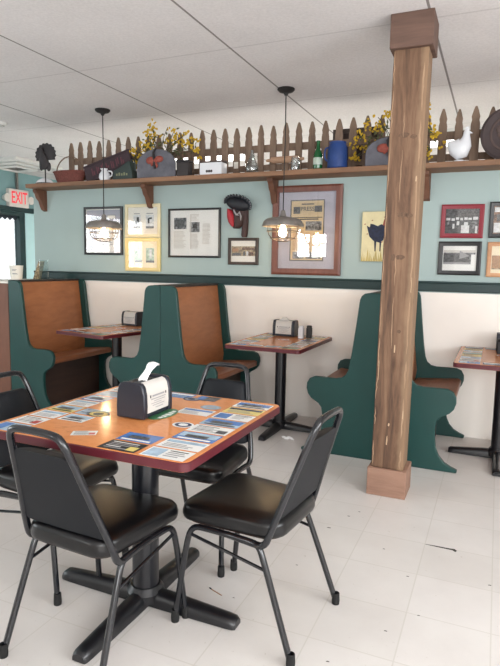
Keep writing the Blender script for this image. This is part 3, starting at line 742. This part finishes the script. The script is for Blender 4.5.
# ------------------------------------------------------------------ framed pictures
def picture(label, x0, x1, z0, z1, fwid, fmat, layers, depth=.024, glassy=True, cat='picture frame', name='picture_frame', tilt=0, mat=None):
    cx, cz = (x0+x1)/2, (z0+z1)/2; hx, hz = (x1-x0)/2, (z1-z0)/2
    t = thing(name, label, cat, (cx, W-.001, cz), 0)
    t.rotation_euler = (0, tilt, 0)
    o_ = [(-hx,-hz), (hx,-hz), (hx,hz), (-hx,hz)]; ix, iz = hx-fwid, hz-fwid
    i_ = [(-ix,-iz), (ix,-iz), (ix,iz), (-ix,iz)]
    m_ = [(-hx+fwid*.3,-hz+fwid*.3), (hx-fwid*.3,-hz+fwid*.3), (hx-fwid*.3,hz-fwid*.3), (-hx+fwid*.3,hz-fwid*.3)]
    R = [[(p[0], y, p[1]) for p in P] for P, y in ((o_,0), (o_,-depth*.8), (m_,-depth), (i_,-depth*.85), (i_,-.004), (i_,0))]
    MB().loft(R, cap=False).build('frame', fmat, t, angle=20)
    MB().box(-ix, ix, -.006, -.001, -iz, iz).build('mat_board', mat or layers[0], t)
    mb = MB(); names = []
    d_ = 0
    for u0, u1, v0, v1, m in layers[1]:
        if m not in names: names.append(m)
        d_ += 1; y = -.0065-.00025*d_
        a0, a1 = -ix+2*ix*u0, -ix+2*ix*u1; b0, b1 = iz-2*iz*v1, iz-2*iz*v0
        mb.quad([(a0,y,b0), (a1,y,b0), (a1,y,b1), (a0,y,b1)], names.index(m))
    if names: mb.build('print', names, t)
    if glassy: MB().box(-ix, ix, -.0165, -.015, -iz, iz).build('glass', 'glass', t)
    return t
def lines(u0, u1, v0, v1, n, m='greyink', seed=1, dens=.45):
    r = random.Random(seed); out = []
    for k in range(n):
        v = v0+(v1-v0)*k/n; out.append((u0, u0+(u1-u0)*r.uniform(.7, 1), v, v+(v1-v0)/n*dens, m))
    return out
picture('thin black frame with white print behind the left pendant lamp', -3.953, -3.476, 1.419, 1.90, .022, 'blackframe',
        ('offwhite', [(.02,.98,.02,.98,'lavmat'), (.15,.42,.18,.26,'darkgrey'), (.60,.86,.13,.24,'greyink'), (.62,.84,.15,.22,'offwhite'), (.04,.18,.55,.98,'greyink'), (.30,.95,.30,.97,'adgrey')]+lines(.4,.8,.7,.85,3)))  # grey patches and window outline paint the glass reflection into the print
picture('cream framed pair of small dark bird prints, upper of the two pale frames', -3.44, -3.03, 1.592, 1.916, .03, 'creamframe',
        ('offwhite', [(.18,.42,.28,.76,'palephoto'), (.60,.86,.28,.76,'palephoto'), (.29,.37,.36,.58,'ink'), (.24,.31,.50,.62,'ink'), (.66,.72,.40,.60,'ink'), (.71,.80,.38,.44,'ink'), (.18,.42,.70,.78,'darkgrey'), (.60,.86,.70,.78,'darkgrey'), (.2,.4,.22,.25,'greyink'), (.62,.84,.22,.25,'greyink')]))
picture('pale yellow framed pair of small green prints, lower of the two pale frames', -3.442, -3.03, 1.262, 1.588, .035, 'yellowframe',
        ('creammat', [(.20,.46,.26,.80,'greenphoto'), (.60,.88,.24,.80,'greenphoto'), (.20,.46,.72,.80,'darkgrey'), (.60,.88,.72,.80,'darkgrey'), (.34,.40,.3,.62,'palephoto'), (.72,.80,.3,.62,'palephoto')]))
picture('black framed white newspaper clipping with two small grey photos', -2.94, -2.38, 1.402, 1.862, .018, 'blackframe',
        ('white', [(.08,.34,.16,.41,'greyphoto'), (.41,.61,.26,.48,'greyphoto'), (.42,.44,.10,.85,'adgrey'), (.10,.30,.20,.36,'darkgrey'), (.47,.56,.30,.40,'ink')]+lines(.42,.60,.09,.24,5,'adgrey',2)+lines(.08,.34,.46,.85,14,'adgrey',3)+lines(.43,.61,.52,.85,12,'adgrey',4)+lines(.68,.84,.30,.75,16,'adgrey',5)))
picture('small dark brown frame with a wide sepia photo below the rooster head carving', -2.297, -1.997, 1.343, 1.586, .026, 'brownframe',
        ('offwhite', [(.02,.98,.26,.72,'sepia'), (.04,.30,.36,.52,'tanphoto'), (.05,.40,.58,.70,'darkgrey'), (.45,.96,.34,.44,'brownphoto'), (.50,.58,.50,.70,'darkgrey'), (.62,.70,.50,.70,'palephoto'), (.74,.90,.52,.70,'brownphoto')]))
pb = picture('large reddish wood frame holding an old newspaper page headed PRESS, behind the right lamp', -1.862, -1.236, 1.264, 2.03, .055, 'redwood',
        ('lavmat', [(.06,.94,.04,.96,'lavmat'), (.205,.805,.10,.90,'darkgrey'), (.225,.785,.115,.885,'newsprint'), (.26,.38,.19,.28,'darkgrey'), (.63,.76,.18,.26,'darkgrey'), (.245,.765,.325,.335,'ink'), (.30,.70,.345,.360,'ink'), (.26,.46,.38,.47,'sepia'), (.48,.76,.38,.50,'greyphoto'),
                  (.26,.46,.78,.87,'greyphoto'), (.50,.76,.78,.87,'greyphoto'), (.62,.76,.54,.66,'sepia'), (.40,.62,.15,.165,'darkgrey')]+lines(.26,.46,.50,.76,16,'tanphoto',6)+lines(.49,.60,.53,.76,14,'tanphoto',7)+lines(.62,.76,.68,.76,5,'tanphoto',8)), depth=.035)
text('PRESS', .050, 'darkgrey', pb, (.005, -.0125, .182), (pi/2, 0, 0), name='masthead', ext=.0003)
picture('square red frame with a grey group photo, upper right of the post', -.443, -.129, 1.58, 1.837, .034, 'redframe',
        ('greyphoto', [(0,1,0,1,'darkgrey'), (.02,.14,.36,.46,'palephoto'), (.18,.28,.38,.48,'palephoto'), (.31,.40,.34,.44,'palephoto'), (.44,.52,.36,.46,'palephoto'), (.56,.66,.34,.44,'palephoto'), (.68,.78,.36,.44,'palephoto'), (.82,.96,.32,.44,'palephoto'), (.06,.12,.5,.7,'greyphoto'), (.34,.42,.5,.66,'palephoto'), (.48,.72,.66,.98,'palephoto'), (.56,.68,.54,.7,'palephoto'), (.8,.94,.52,.8,'greyphoto'), (.90,.96,.70,.98,'palephoto'), (.22,.28,.6,.8,'palephoto')]), tilt=radians(.6))
bf = picture('black frame with a grey landscape photo, below the red frame', -.448, -.131, 1.293, 1.553, .034, 'blackframe',
        ('white', [(.02,.96,.17,.74,'greyphoto'), (.02,.96,.17,.27,'adgrey'), (.02,.80,.30,.72,'darkgrey'), (.84,.97,.34,.95,'white'), (.02,.80,.66,.74,'greyink')]))
MB().quad([(.0,-.0145,-.005), (.075,-.0145,.018), (.0,-.0145,.06)], 0).build('print', 'greyink', bf)
picture('black frame with brown and white photo at the right photo edge, above the tan frame', -.092, .19, 1.58, 1.85, .03, 'blackframe',
        ('brownphoto', [(0,1,0,1,'brownphoto'), (.02,.4,.05,.22,'palephoto'), (.02,.55,.6,.95,'palephoto'), (.1,.4,.3,.55,'darkgrey'), (.6,.9,.2,.8,'greyphoto')]))
picture('tan wood frame with cream and brown print at the right photo edge', -.09, .2, 1.284, 1.549, .03, 'tanframe',
        ('creammat', [(.02,.98,.35,.82,'tanphoto'), (.02,.98,.82,.86,'sepia'), (.5,.9,.1,.3,'palephoto')]))
# rooster canvas
cv = thing('canvas_painting', 'small cream canvas painted with a dark blue rooster, half hidden by the post', 'painting', (-.962, W-.001, 1.592))
MB().box(-.10, .115, -.03, 0, -.203, .203).build('canvas', 'canvas', cv, bevel=.003)
mb = MB()
body = [(.05,-.05), (.0,-.035), (-.035,.0), (-.05,.05), (-.06,.09), (-.035,.075), (-.03,.105), (-.005,.10), (.03,.085), (.06,.10), (.085,.09), (.09,.03), (.08,-.03)]
mb.quad([(x, -.0312, z) for x, z in body], 0)
mb.quad([(.005,-.0314,-.03), (.025,-.0314,-.03), (.02,-.0314,-.12), (.012,-.0314,-.12)], 0)
mb.quad([(.05,-.0314,-.03), (.065,-.0314,-.03), (.06,-.0314,-.12), (.052,-.0314,-.12)], 0)
rr = random.Random(4)
for k in range(16):
    x = -.095+.0135*k; hgt = rr.uniform(.05, .12); mb.quad([(x,-.0310,-.2), (x+.009,-.0310,-.2), (x+.004+rr.uniform(-.012,.012),-.0310,-.2+hgt)], 1)
for k in range(16):
    x, z = rr.uniform(-.09,.1), rr.uniform(-.06,.19); mb.quad([(x,-.0311,z), (x+.014,-.0311,z+.004), (x+.012,-.0311,z+.010), (x+.001,-.0311,z+.007)], 2)
mb.quad([(.07,-.0313,.09), (.10,-.0313,.09), (.105,-.0313,.14), (.08,-.0313,.14)], 2)
mb.build('rooster_figure', ['roosterblue', 'straw', 'bow'], cv)

# carved rooster head on the wall
rh = thing('rooster_carving', 'carved rooster head with black feather fan and red face hanging on the sage wall', 'wall ornament', (-2.175, W-.001, 1.79)); rh.scale = (.9, 1, .9)
mb = MB()
def P3(u, a, r):  # feather fan, a flattened dome tilted down to the right
    return (u, a, r)
ring = []
X = Matrix.Translation((-.01, -.055, .105)) @ Matrix.Rotation(radians(14), 4, 'Y')
mb.ell((0, 0, 0), (.135, .05, .068), 24, 10, 0, X)
for k in range(15):
    a = radians(188 - 196*k/14)
    p = (.142*cos(a), -.012, .072*sin(a))
    mb.ell(p, (.017, .014, .022), 8, 6, 0, X @ Matrix.Translation((0,0,0)))
mb.build('feather_fan', 'feather', rh)
mb = MB()
for k in range(15):
    a = radians(188 - 196*k/14); mb.ell((.152*cos(a), -.022, .082*sin(a)), (.0055, .004, .0055), 6, 4, 0, X)
mb.build('feather_tips', 'beak', rh)
MB().loft([[(cx+rx*cos(2*pi*k/12), -.045+.038*sin(2*pi*k/12), z) for k in range(12)] for cx, rx, z in ((-.115,.012,.06), (-.10,.034,.03), (-.092,.042,-.02), (-.080,.036,-.07), (-.066,.022,-.105), (-.060,.006,-.118))]).build('red_wattle', 'combred', rh, angle=60)
MB().loft([[(cx+rx*cos(2*pi*k/12), -.035+.034*sin(2*pi*k/12), z) for k in range(12)] for cx, rx, z in ((.0,.09,.06), (-.005,.080,.0), (-.015,.075,-.06), (-.025,.060,-.105), (-.035,.03,-.135))]).build('neck', 'bodybrown', rh, angle=60)
MB().loft([[(cx+rx*cos(2*pi*k/12), -.03+.029*sin(2*pi*k/12), z) for k in range(12)] for cx, rx, z in ((.065,.026,.05), (.064,.030,-.05), (.058,.033,-.13), (.052,.034,-.20), (.052,.024,-.222))]).build('post_body', 'bodybrown', rh, angle=60)
mb = MB()
mb.tube([(-.045,-.082,.05), (-.03,-.086,.02), (-.015,-.084,.0), (.01,-.08,-.01)], [.006,.009,.009,.004], 8)
mb.tube([(-.02,-.084,-.01), (.02,-.08,.02), (.032,-.076,-.02), (.03,-.072,-.06)], [.004,.010,.009,.003], 8)
mb.build('pale_feathers', 'beak', rh)

# ------------------------------------------------------------------ things on the shelf
SY = 4.60
# dish leaning behind the shelf end
ds = thing('bowl', 'pale shallow bowl lying at the left end of the shelf behind the turkey ornament', 'bowl', (-4.37, 4.64, ST)); ds.scale = (.78, .62, 1.45)
MB().lathe([(.128,0), (.130,.008), (.122,.020), (.10,.034), (.06,.046), (.03,.050), (.001,.051)], n=32).build('bowl', 'ceramic', ds)
MB().lathe([(.129,.003), (.134,.006), (.134,.012), (.128,.015)], n=32).build('rim_band', 'darkgrey', ds)
# turkey ornament on a stick
tk = thing('turkey_ornament', 'dark metal turkey silhouette on a thin stick at the left end of the shelf', 'ornament', (-4.275, 4.545, ST))
MB().tube([(.005,0,0), (.003,0,.22)], .006, 8).build('stick', 'turkey', tk)
MB().lathe([(.001,0), (.03,0), (.028,.006), (.006,.012)], n=16).build('foot', 'turkey', tk)
fan = []
for k in range(45):
    a = radians(-28 + 236*k/44); r = .128 + .007*cos(k*2*pi/4.0)
    fan.append((.012+r*cos(a), .285+r*.86*sin(a)))
MB().prism(fan, 'Y', -.006, .006).build('tail_fan', 'turkey', tk)
bd = MB().loft([[(cx+rx*cos(2*pi*k/12), -.012+.022*sin(2*pi*k/12), z) for k in range(12)] for cx, rx, z in ((.0,.03,.14), (.0,.058,.175), (.0,.062,.22), (-.008,.045,.26), (-.018,.026,.30), (-.022,.018,.325))])
bd.ell((-.024,-.016,.335), (.02,.02,.018), 10, 8); bd.ell((-.045,.0,.18), (.028,.01,.05), 10, 8); bd.ell((.05,.0,.165), (.03,.01,.045), 10, 8)
bd.build('body', 'turkey', tk)
# basket
bk = thing('basket', 'reddish basket with a thin hoop handle near the left end of the shelf', 'basket', (-4.06, 4.66, ST))
MB().lathe([(.001,0), (.14,0), (.165,.05), (.195,.115), (.205,.12), (.205,.128), (.19,.125), (.155,.05), (.13,.012), (.001,.012)], n=32, X=Matrix.Scale(.45, 4, (0,1,0))).build('bowl', 'terracotta', bk)
hp = [(.17*cos(radians(a)), 0, .11+.165*sin(radians(a))) for a in range(0, 181, 10)]
MB().tube(hp, .006, 6).build('handle', 'hoop', bk)
# plum board, tilted
pl = thing('wooden_sign', 'dark plum wooden trough sign tilted upward on the shelf beside the flowers', 'wooden sign', (-3.765, 4.655, ST+.012))
Xr = Matrix.Rotation(radians(-14.5), 4, 'Y')
MB().box(-.06, .50, -.02, .02, .0, .165, 0, Xr).box(-.06, .50, -.028, .028, .150, .168, 0, Xr).box(-.06,.50,-.028,.028,-.002,.014,0,Xr).build('board', 'plum', pl, bevel=.004)
mb = MB()
for k in range(7):
    x = .03+.06*k; mb.box(x, x+.012, -.0225, -.02, .05, .12, 0, Xr); mb.box(x+.02, x+.034, -.0225, -.02, .05+.02*(k % 2), .09+.02*(k % 3), 0, Xr)
mb.build('faded_marks', 'plumink', pl)
# white jug
jg = thing('jug', 'small white ceramic jug on the shelf in front of the plum sign', 'jug', (-3.545, 4.56, ST))
MB().lathe([(.001,0), (.045,0), (.056,.03), (.052,.06), (.034,.085), (.026,.10), (.030,.115), (.026,.115), (.02,.10), (.001,.09)], n=24).build('body', 'ceramic', jg)
MB().tube(smooth_path([(.045,0,.035), (.085,0,.04), (.088,0,.085), (.045,0,.09)], 2), .007, 8).build('handle', 'ceramic', jg)
MB().tube([(-.025,0,.105), (-.045,0,.118)], [.012,.006], 8).build('spout', 'ceramic', jg)
# green tin
gt = thing('tin_can', 'dark green sloping tin container on the shelf beside the white jug', 'tin', (-3.315, 4.57, ST))
MB().prism([(-.115,0), (.115,0), (.11,.06), (.08,.165), (.06,.165), (-.02,.12), (-.10,.085)], 'Y', -.045, .045).build('body', 'greentin', gt, bevel=.006)
mb = MB()
for k in range(5): mb.box(-.07+.028*k, -.052+.028*k, -.0465, -.045, .035, .055+.008*(k % 2))
mb.build('lettering', 'tinink', gt)
MB().tube(smooth_path([(.06,0,.16), (.10,0,.20), (.12,0,.13), (.112,0,.07)], 2), .006, 8).build('handle', 'greentin', gt)
# flower arrangements
def flowers(label, x0, x1, ztop, seed, dense, px, clusters):
    t = thing('flower_arrangement', label, 'flowers', (px, 4.685, ST))
    r = random.Random(seed)
    MB().lathe([(.001,0), (.045,0), (.06,.05), (.055,.10), (.045,.12), (.04,.115), (.001,.10)], n=20).build('vase', 'darkbox', t)
    st_, bl, lf = MB(), MB(), MB()
    for (cx, cz, n, sp) in clusters:
        tip = Vector((cx-px, r.uniform(-.03, .02), cz-ST))
        base = Vector((r.uniform(-.02,.02), 0, .1)); mid = (base+tip)/2+Vector((r.uniform(-.03,.03), -.03, .05))
        st_.tube(smooth_path([base, mid, tip], 2), .003, 5)
        for k in range(n):
            c = tip+Vector((r.gauss(0,sp), r.gauss(0,.02), r.gauss(0,sp)))
            for q in range(3):
                e = c+Vector((r.gauss(0,.007), r.gauss(0,.007), r.gauss(0,.007)))
                bl.ell(e, (r.uniform(.006,.011), r.uniform(.006,.011), r.uniform(.007,.013)), 6, 4)
        for k in range(n//2+2):
            c = tip.lerp(mid, r.random())+Vector((r.gauss(0,sp*1.1), r.gauss(0,.02), r.gauss(0,sp*1.1)))
            a = r.uniform(0, 2*pi); d_ = Vector((cos(a)*.022, r.uniform(-.01,.01), sin(a)*.022)); w_ = Vector((-sin(a)*.007, .004, cos(a)*.007))
            lf.quad([tuple(c-d_), tuple(c+w_), tuple(c+d_), tuple(c-w_)])
    st_.build('stems', 'twig', t); bl.build('blossoms', 'yellow', t); lf.build('leaves', 'leaf', t)
    return t
flowers('yellow flower arrangement behind the slate plaque on the left half of the shelf', 0, 0, 0, 11, 1, -2.98, [
    (-3.30,2.40,9,.028), (-3.26,2.30,8,.028), (-3.20,2.48,10,.03), (-3.17,2.40,8,.03), (-3.12,2.56,11,.028), (-3.08,2.62,10,.022), (-3.05,2.52,10,.03), (-3.10,2.45,8,.03), (-3.21,2.34,8,.03), (-2.97,2.50,4,.025), (-2.90,2.60,1,.012),
    (-2.84,2.55,6,.022), (-2.80,2.47,8,.03), (-2.74,2.52,6,.024), (-2.70,2.44,7,.03), (-2.63,2.46,6,.02), (-2.60,2.37,7,.018), (-2.66,2.40,5,.02), (-2.59,2.30,3,.015), (-2.87,2.47,5,.03)])
flowers('yellow flower arrangement on the shelf, partly hidden behind the post', 0, 0, 0, 12, 1, -.82, [
    (-1.16,2.32,5,.018), (-1.13,2.23,8,.018), (-1.10,2.40,7,.02), (-1.06,2.30,6,.02), (-1.05,2.46,4,.03), (-.98,2.40,6,.03), (-.96,2.53,3,.03), (-.92,2.46,8,.03), (-.88,2.52,6,.03), (-.80,2.55,5,.03), (-.72,2.50,5,.03),
    (-.62,2.50,5,.022), (-.58,2.44,5,.022), (-.54,2.40,7,.018), (-.52,2.36,6,.018), (-.60,2.28,6,.02), (-.56,2.22,4,.015), (-.47,2.27,3,.014), (-.60,2.55,3,.02)])
def plaque(label, x, hw, hh, bow=True):
    t = thing('slate_plaque', label, 'plaque', (x, 4.535, ST), 0)
    pts = [(-hw,0), (hw,0), (hw*1.0,hh*.45)] + [(hw*cos(radians(a)), hh*.45+hh*.55*sin(radians(a))) for a in range(10, 171, 10)] + [(-hw,hh*.45)]
    MB().prism(pts, 'Y', -.012, .012).build('slab', 'slate', t, bevel=.006)
    if bow:
        mb = MB()
        mb.ell((-.045,-.022,hh*.60), (.05,.016,.034), 12, 8); mb.ell((.045,-.022,hh*.63), (.045,.016,.030), 12, 8); mb.ell((0,-.026,hh*.58), (.022,.02,.026), 10, 8)
        mb.tube([(0,-.02,hh*.55), (.02,-.02,hh*.42), (.022,-.02,hh*.33)], [.012,.014,.004], 8); mb.tube([(-.01,-.02,hh*.55), (-.035,-.02,hh*.45), (-.04,-.02,hh*.40)], [.012,.012,.004], 8)
        mb.build('bow', 'bow', t)
        MB().tube([(.005,-.03,hh*.30), (.0,-.034,hh*.6), (-.012,-.03,hh*.85), (.005,-.02,hh*1.02)], [.01,.012,.011,.008], 8).build('twig', 'turkey', t)
    return t
plaque('grey arched slate plaque with a rust red bow in front of the left flowers', -2.945, .205, .255)
plaque('grey arched slate plaque half hidden behind the post', -.83, .185, .215, True)
db = thing('dark_box', 'small dark box on the shelf right of the slate plaque', 'box', (-2.672, 4.58, ST))
MB().box(-.06, .06, -.04, .04, 0, .125).build('body', 'darkbox', db, bevel=.005)
MB().box(-.064, .064, -.044, .044, .125, .145).build('lid', 'turkey', db, bevel=.004)
wx = thing('recipe_box', 'white box with a dark lid on the shelf before the pickets', 'box', (-2.375, 4.575, ST))
MB().box(-.108, .108, -.055, .055, 0, .105).build('body', 'ceramic', wx, bevel=.004)
MB().prism([(-.058,.105), (.058,.105), (.058,.128), (-.058,.118)], 'X', -.112, .112).build('lid', 'lidbrown', wx, bevel=.003)
mb = MB()
for k in range(3): mb.ell((-.035+.022*k, -.056, .03), (.012, .002, .012), 8, 6)
mb.build('emblem', 'darkbox', wx)
tag_ = thing('price_tag', 'small square pale card fixed on a picket right of the white box', 'card', (-2.237, 4.755, ST+.11))
MB().box(-.02, .02, -.004, 0, -.028, .028).build('card', 'offwhite', tag_)
gv = thing('glass_vase', 'clear glass pear shaped vase on the shelf in front of the pickets', 'vase', (-2.012, 4.60, ST))
MB().lathe([(.001,0), (.045,0), (.058,.035), (.056,.075), (.036,.115), (.020,.145), (.014,.185), (.016,.20), (.012,.20), (.010,.18), (.03,.11), (.05,.07), (.05,.03), (.001,.008)], n=28).build('body', 'clear', gv)
rp = thing('rolling_pin', 'pale speckled wooden rolling pin hung across the pickets above the glassware', 'rolling pin', (-1.757, 4.7255, ST+.128))
X = Matrix.Rotation(pi/2, 4, 'Y')
MB().lathe([(.001,-.125), (.026,-.125), (.029,-.11), (.029,.11), (.026,.125), (.001,.125)], n=20, X=X).build('roller', 'logwood', rp)
for s in (-1, 1):
    MB().lathe([(.001,s*.125), (.010,s*.125), (.014,s*.15), (.011,s*.172), (.001,s*.175)], n=12, X=X).build('grip', 'logwood', rp)
gj = thing('glass_jar', 'small clear glass jar on the shelf below the rolling pin', 'jar', (-1.61, 4.58, ST))
MB().lathe([(.001,0), (.036,0), (.04,.01), (.04,.085), (.034,.10), (.034,.115), (.030,.115), (.030,.10), (.035,.08), (.035,.012), (.001,.008)], n=24).build('body', 'clear', gj)
bt = thing('green_bottle', 'green glass bottle on the shelf left of the blue enamel jug', 'bottle', (-1.422, 4.60, ST))
MB().lathe([(.001,0), (.034,0), (.038,.01), (.038,.12), (.032,.145), (.017,.175), (.014,.215), (.016,.225), (.016,.238), (.001,.238)], n=24).build('body', 'greenglass', bt)
MB().lathe([(.0385,.045), (.0388,.05), (.0388,.095), (.0385,.10)], n=24).build('paper_label', 'bottlelabel', bt)
bj = thing('enamel_jug', 'blue enamel jug with narrowed top on the shelf beside the green bottle', 'jug', (-1.255, 4.59, ST))
MB().lathe([(.001,0), (.072,0), (.080,.010), (.080,.10), (.078,.165), (.070,.188), (.066,.200), (.070,.212), (.064,.212), (.058,.20), (.001,.19)], n=28).build('body', 'blueenamel', bj)
MB().tube(smooth_path([(-.06,-.03,.17), (-.09,-.06,.16), (-.09,-.06,.08), (-.07,-.035,.06)], 2), .007, 8).build('handle', 'blueenamel', bj)
# dark board hung behind the pickets
bo = thing('dark_board', 'dark brown panel standing behind the pickets by the blue jug', 'board', (-1.16, 4.845, ST))
MB().box(-.20, .21, -.012, .012, 0, .36).build('panel', 'dark_wood', bo)
mb = MB()
for x0, x1, z0, z1 in ((-.205,.215,.335,.37), (-.205,.215,0,.03), (-.205,-.17,.03,.335), (.18,.215,.03,.335)): mb.box(x0, x1, -.02, -.012, z0, z1)
mb.build('frame', 'brownframe', bo)
# white hen
hn = thing('ceramic_hen', 'white ceramic hen on the shelf right of the post', 'ornament', (-.325, 4.60, ST)); hn.scale = (.80, .9, 1.06)
MB().lathe([(.001,0), (.058,0), (.060,.008), (.048,.018), (.001,.018)], n=24).build('base', 'ceramic', hn)
secs = [(-.105,.135,.010,.012), (-.085,.12,.030,.030), (-.05,.10,.062,.065), (.0,.092,.082,.078), (.04,.105,.078,.080), (.062,.14,.055,.055)]
mb = MB()
rings = []
spine = [((-.108,.150), .006), ((-.095,.138), .026), ((-.06,.112), .056), ((-.015,.096), .074), ((.025,.105), .076), ((.045,.135), .060), ((.050,.168), .040), ((.052,.19), .031), ((.054,.208), .030), ((.056,.226), .020), ((.057,.234), .006)]
for i, ((x, z), rad) in enumerate(spine):
    a = spine[max(i-1,0)][0]; b = spine[min(i+1,len(spine)-1)][0]; d_ = Vector((b[0]-a[0], 0, b[1]-a[1])).normalized()
    n1 = Vector((-d_.z, 0, d_.x)); rings.append([tuple(Vector((x,0,z))+n1*(rad*cos(2*pi*k/16))+Vector((0,1,0))*(rad*.8*sin(2*pi*k/16))) for k in range(16)])
mb.loft(rings).build('body', 'ceramic', hn, angle=80)
MB().prism([(.035,.225), (.045,.25), (.055,.24), (.066,.252), (.078,.225)], 'Y', -.005, .005).build('comb', 'ceramic', hn)
MB().tube([(.078,0,.208), (.105,0,.200)], [.010,.001], 8).build('beak', 'ceramic', hn)
# round dark plaque
rd = thing('round_plaque', 'dark round carved wooden plaque on the shelf at the right photo edge', 'plaque', (.0, 4.60, ST+.002)); rd.scale = (.92, .92, .92)
X = Matrix.Translation((0, 0, .205)) @ Matrix.Rotation(pi/2, 4, 'X')
MB().lathe([(.001,-.012), (.200,-.012), (.205,0), (.205,.012), (.185,.02), (.175,.014), (.001,.014)], n=44, X=X).build('disc', 'discwood', rd)
mb = MB().tube([(.12*cos(2*pi*k/32), .016, .12*sin(2*pi*k/32)+.205) for k in range(32)], .008, 6, closed=True)
mb = MB().lathe([(.118,.014), (.122,.020), (.132,.020), (.136,.014)], n=40, X=X)
mb.ell((-.02,-.016,.20), (.06,.010,.045), 14, 8); mb.ell((-.07,-.016,.24), (.022,.010,.03), 10, 8); mb.ell((.04,-.016,.235), (.03,.008,.04), 10, 8)
mb.build('relief', 'discink', rd)

# ------------------------------------------------------------------ light
def area(name, loc, rot, sx, sy, power, col=(1,1,1)):
    l = bpy.data.lights.new(name, 'AREA'); l.shape = 'RECTANGLE'; l.size = sx; l.size_y = sy; l.energy = power; l.color = col
    o = bpy.data.objects.new(name, l); C.objects.link(o); o.location = loc; o.rotation_euler = rot; return o
for h in FW:
    area('daylight_front', ((h[0]+h[1])/2, YF-.35, (h[2]+h[3])/2), (pi/2, 0, 0), h[1]-h[0], h[3]-h[2], 65*(h[1]-h[0]), (.97, .985, 1))
area('daylight_right', (XR+.4, .2, 1.55), (pi/2, 0, pi/2), 4.0, 1.5, 190, (.97, .985, 1))
area('daylight_left', (XL-.4, .35, 1.55), (pi/2, 0, -pi/2), 3.1, 1.4, 70, (.95, .98, 1))
for x, y in ((-3.42, 6.42), (-.80, 6.35)): area('fluorescent', (x, y, CZ-.05), (0,0,0), 1.0, .6, 75, (1, .98, .94))
for x in (-3.335, -1.592):
    l = bpy.data.lights.new('bulb_glow', 'POINT'); l.energy = 3; l.color = (1, .72, .42); l.shadow_soft_size = .03
    o = bpy.data.objects.new('bulb_glow', l); C.objects.link(o); o.location = (x, 4.27, zs-.05)
w = bpy.data.worlds.new('daylight'); SC.world = w; w.use_nodes = True
bg = w.node_tree.nodes['Background']; bg.inputs[0].default_value = (.93, .97, 1, 1); bg.inputs[1].default_value = 1.9
SC.view_settings.view_transform = 'Standard'; SC.view_settings.look = 'None'; SC.view_settings.exposure = .0
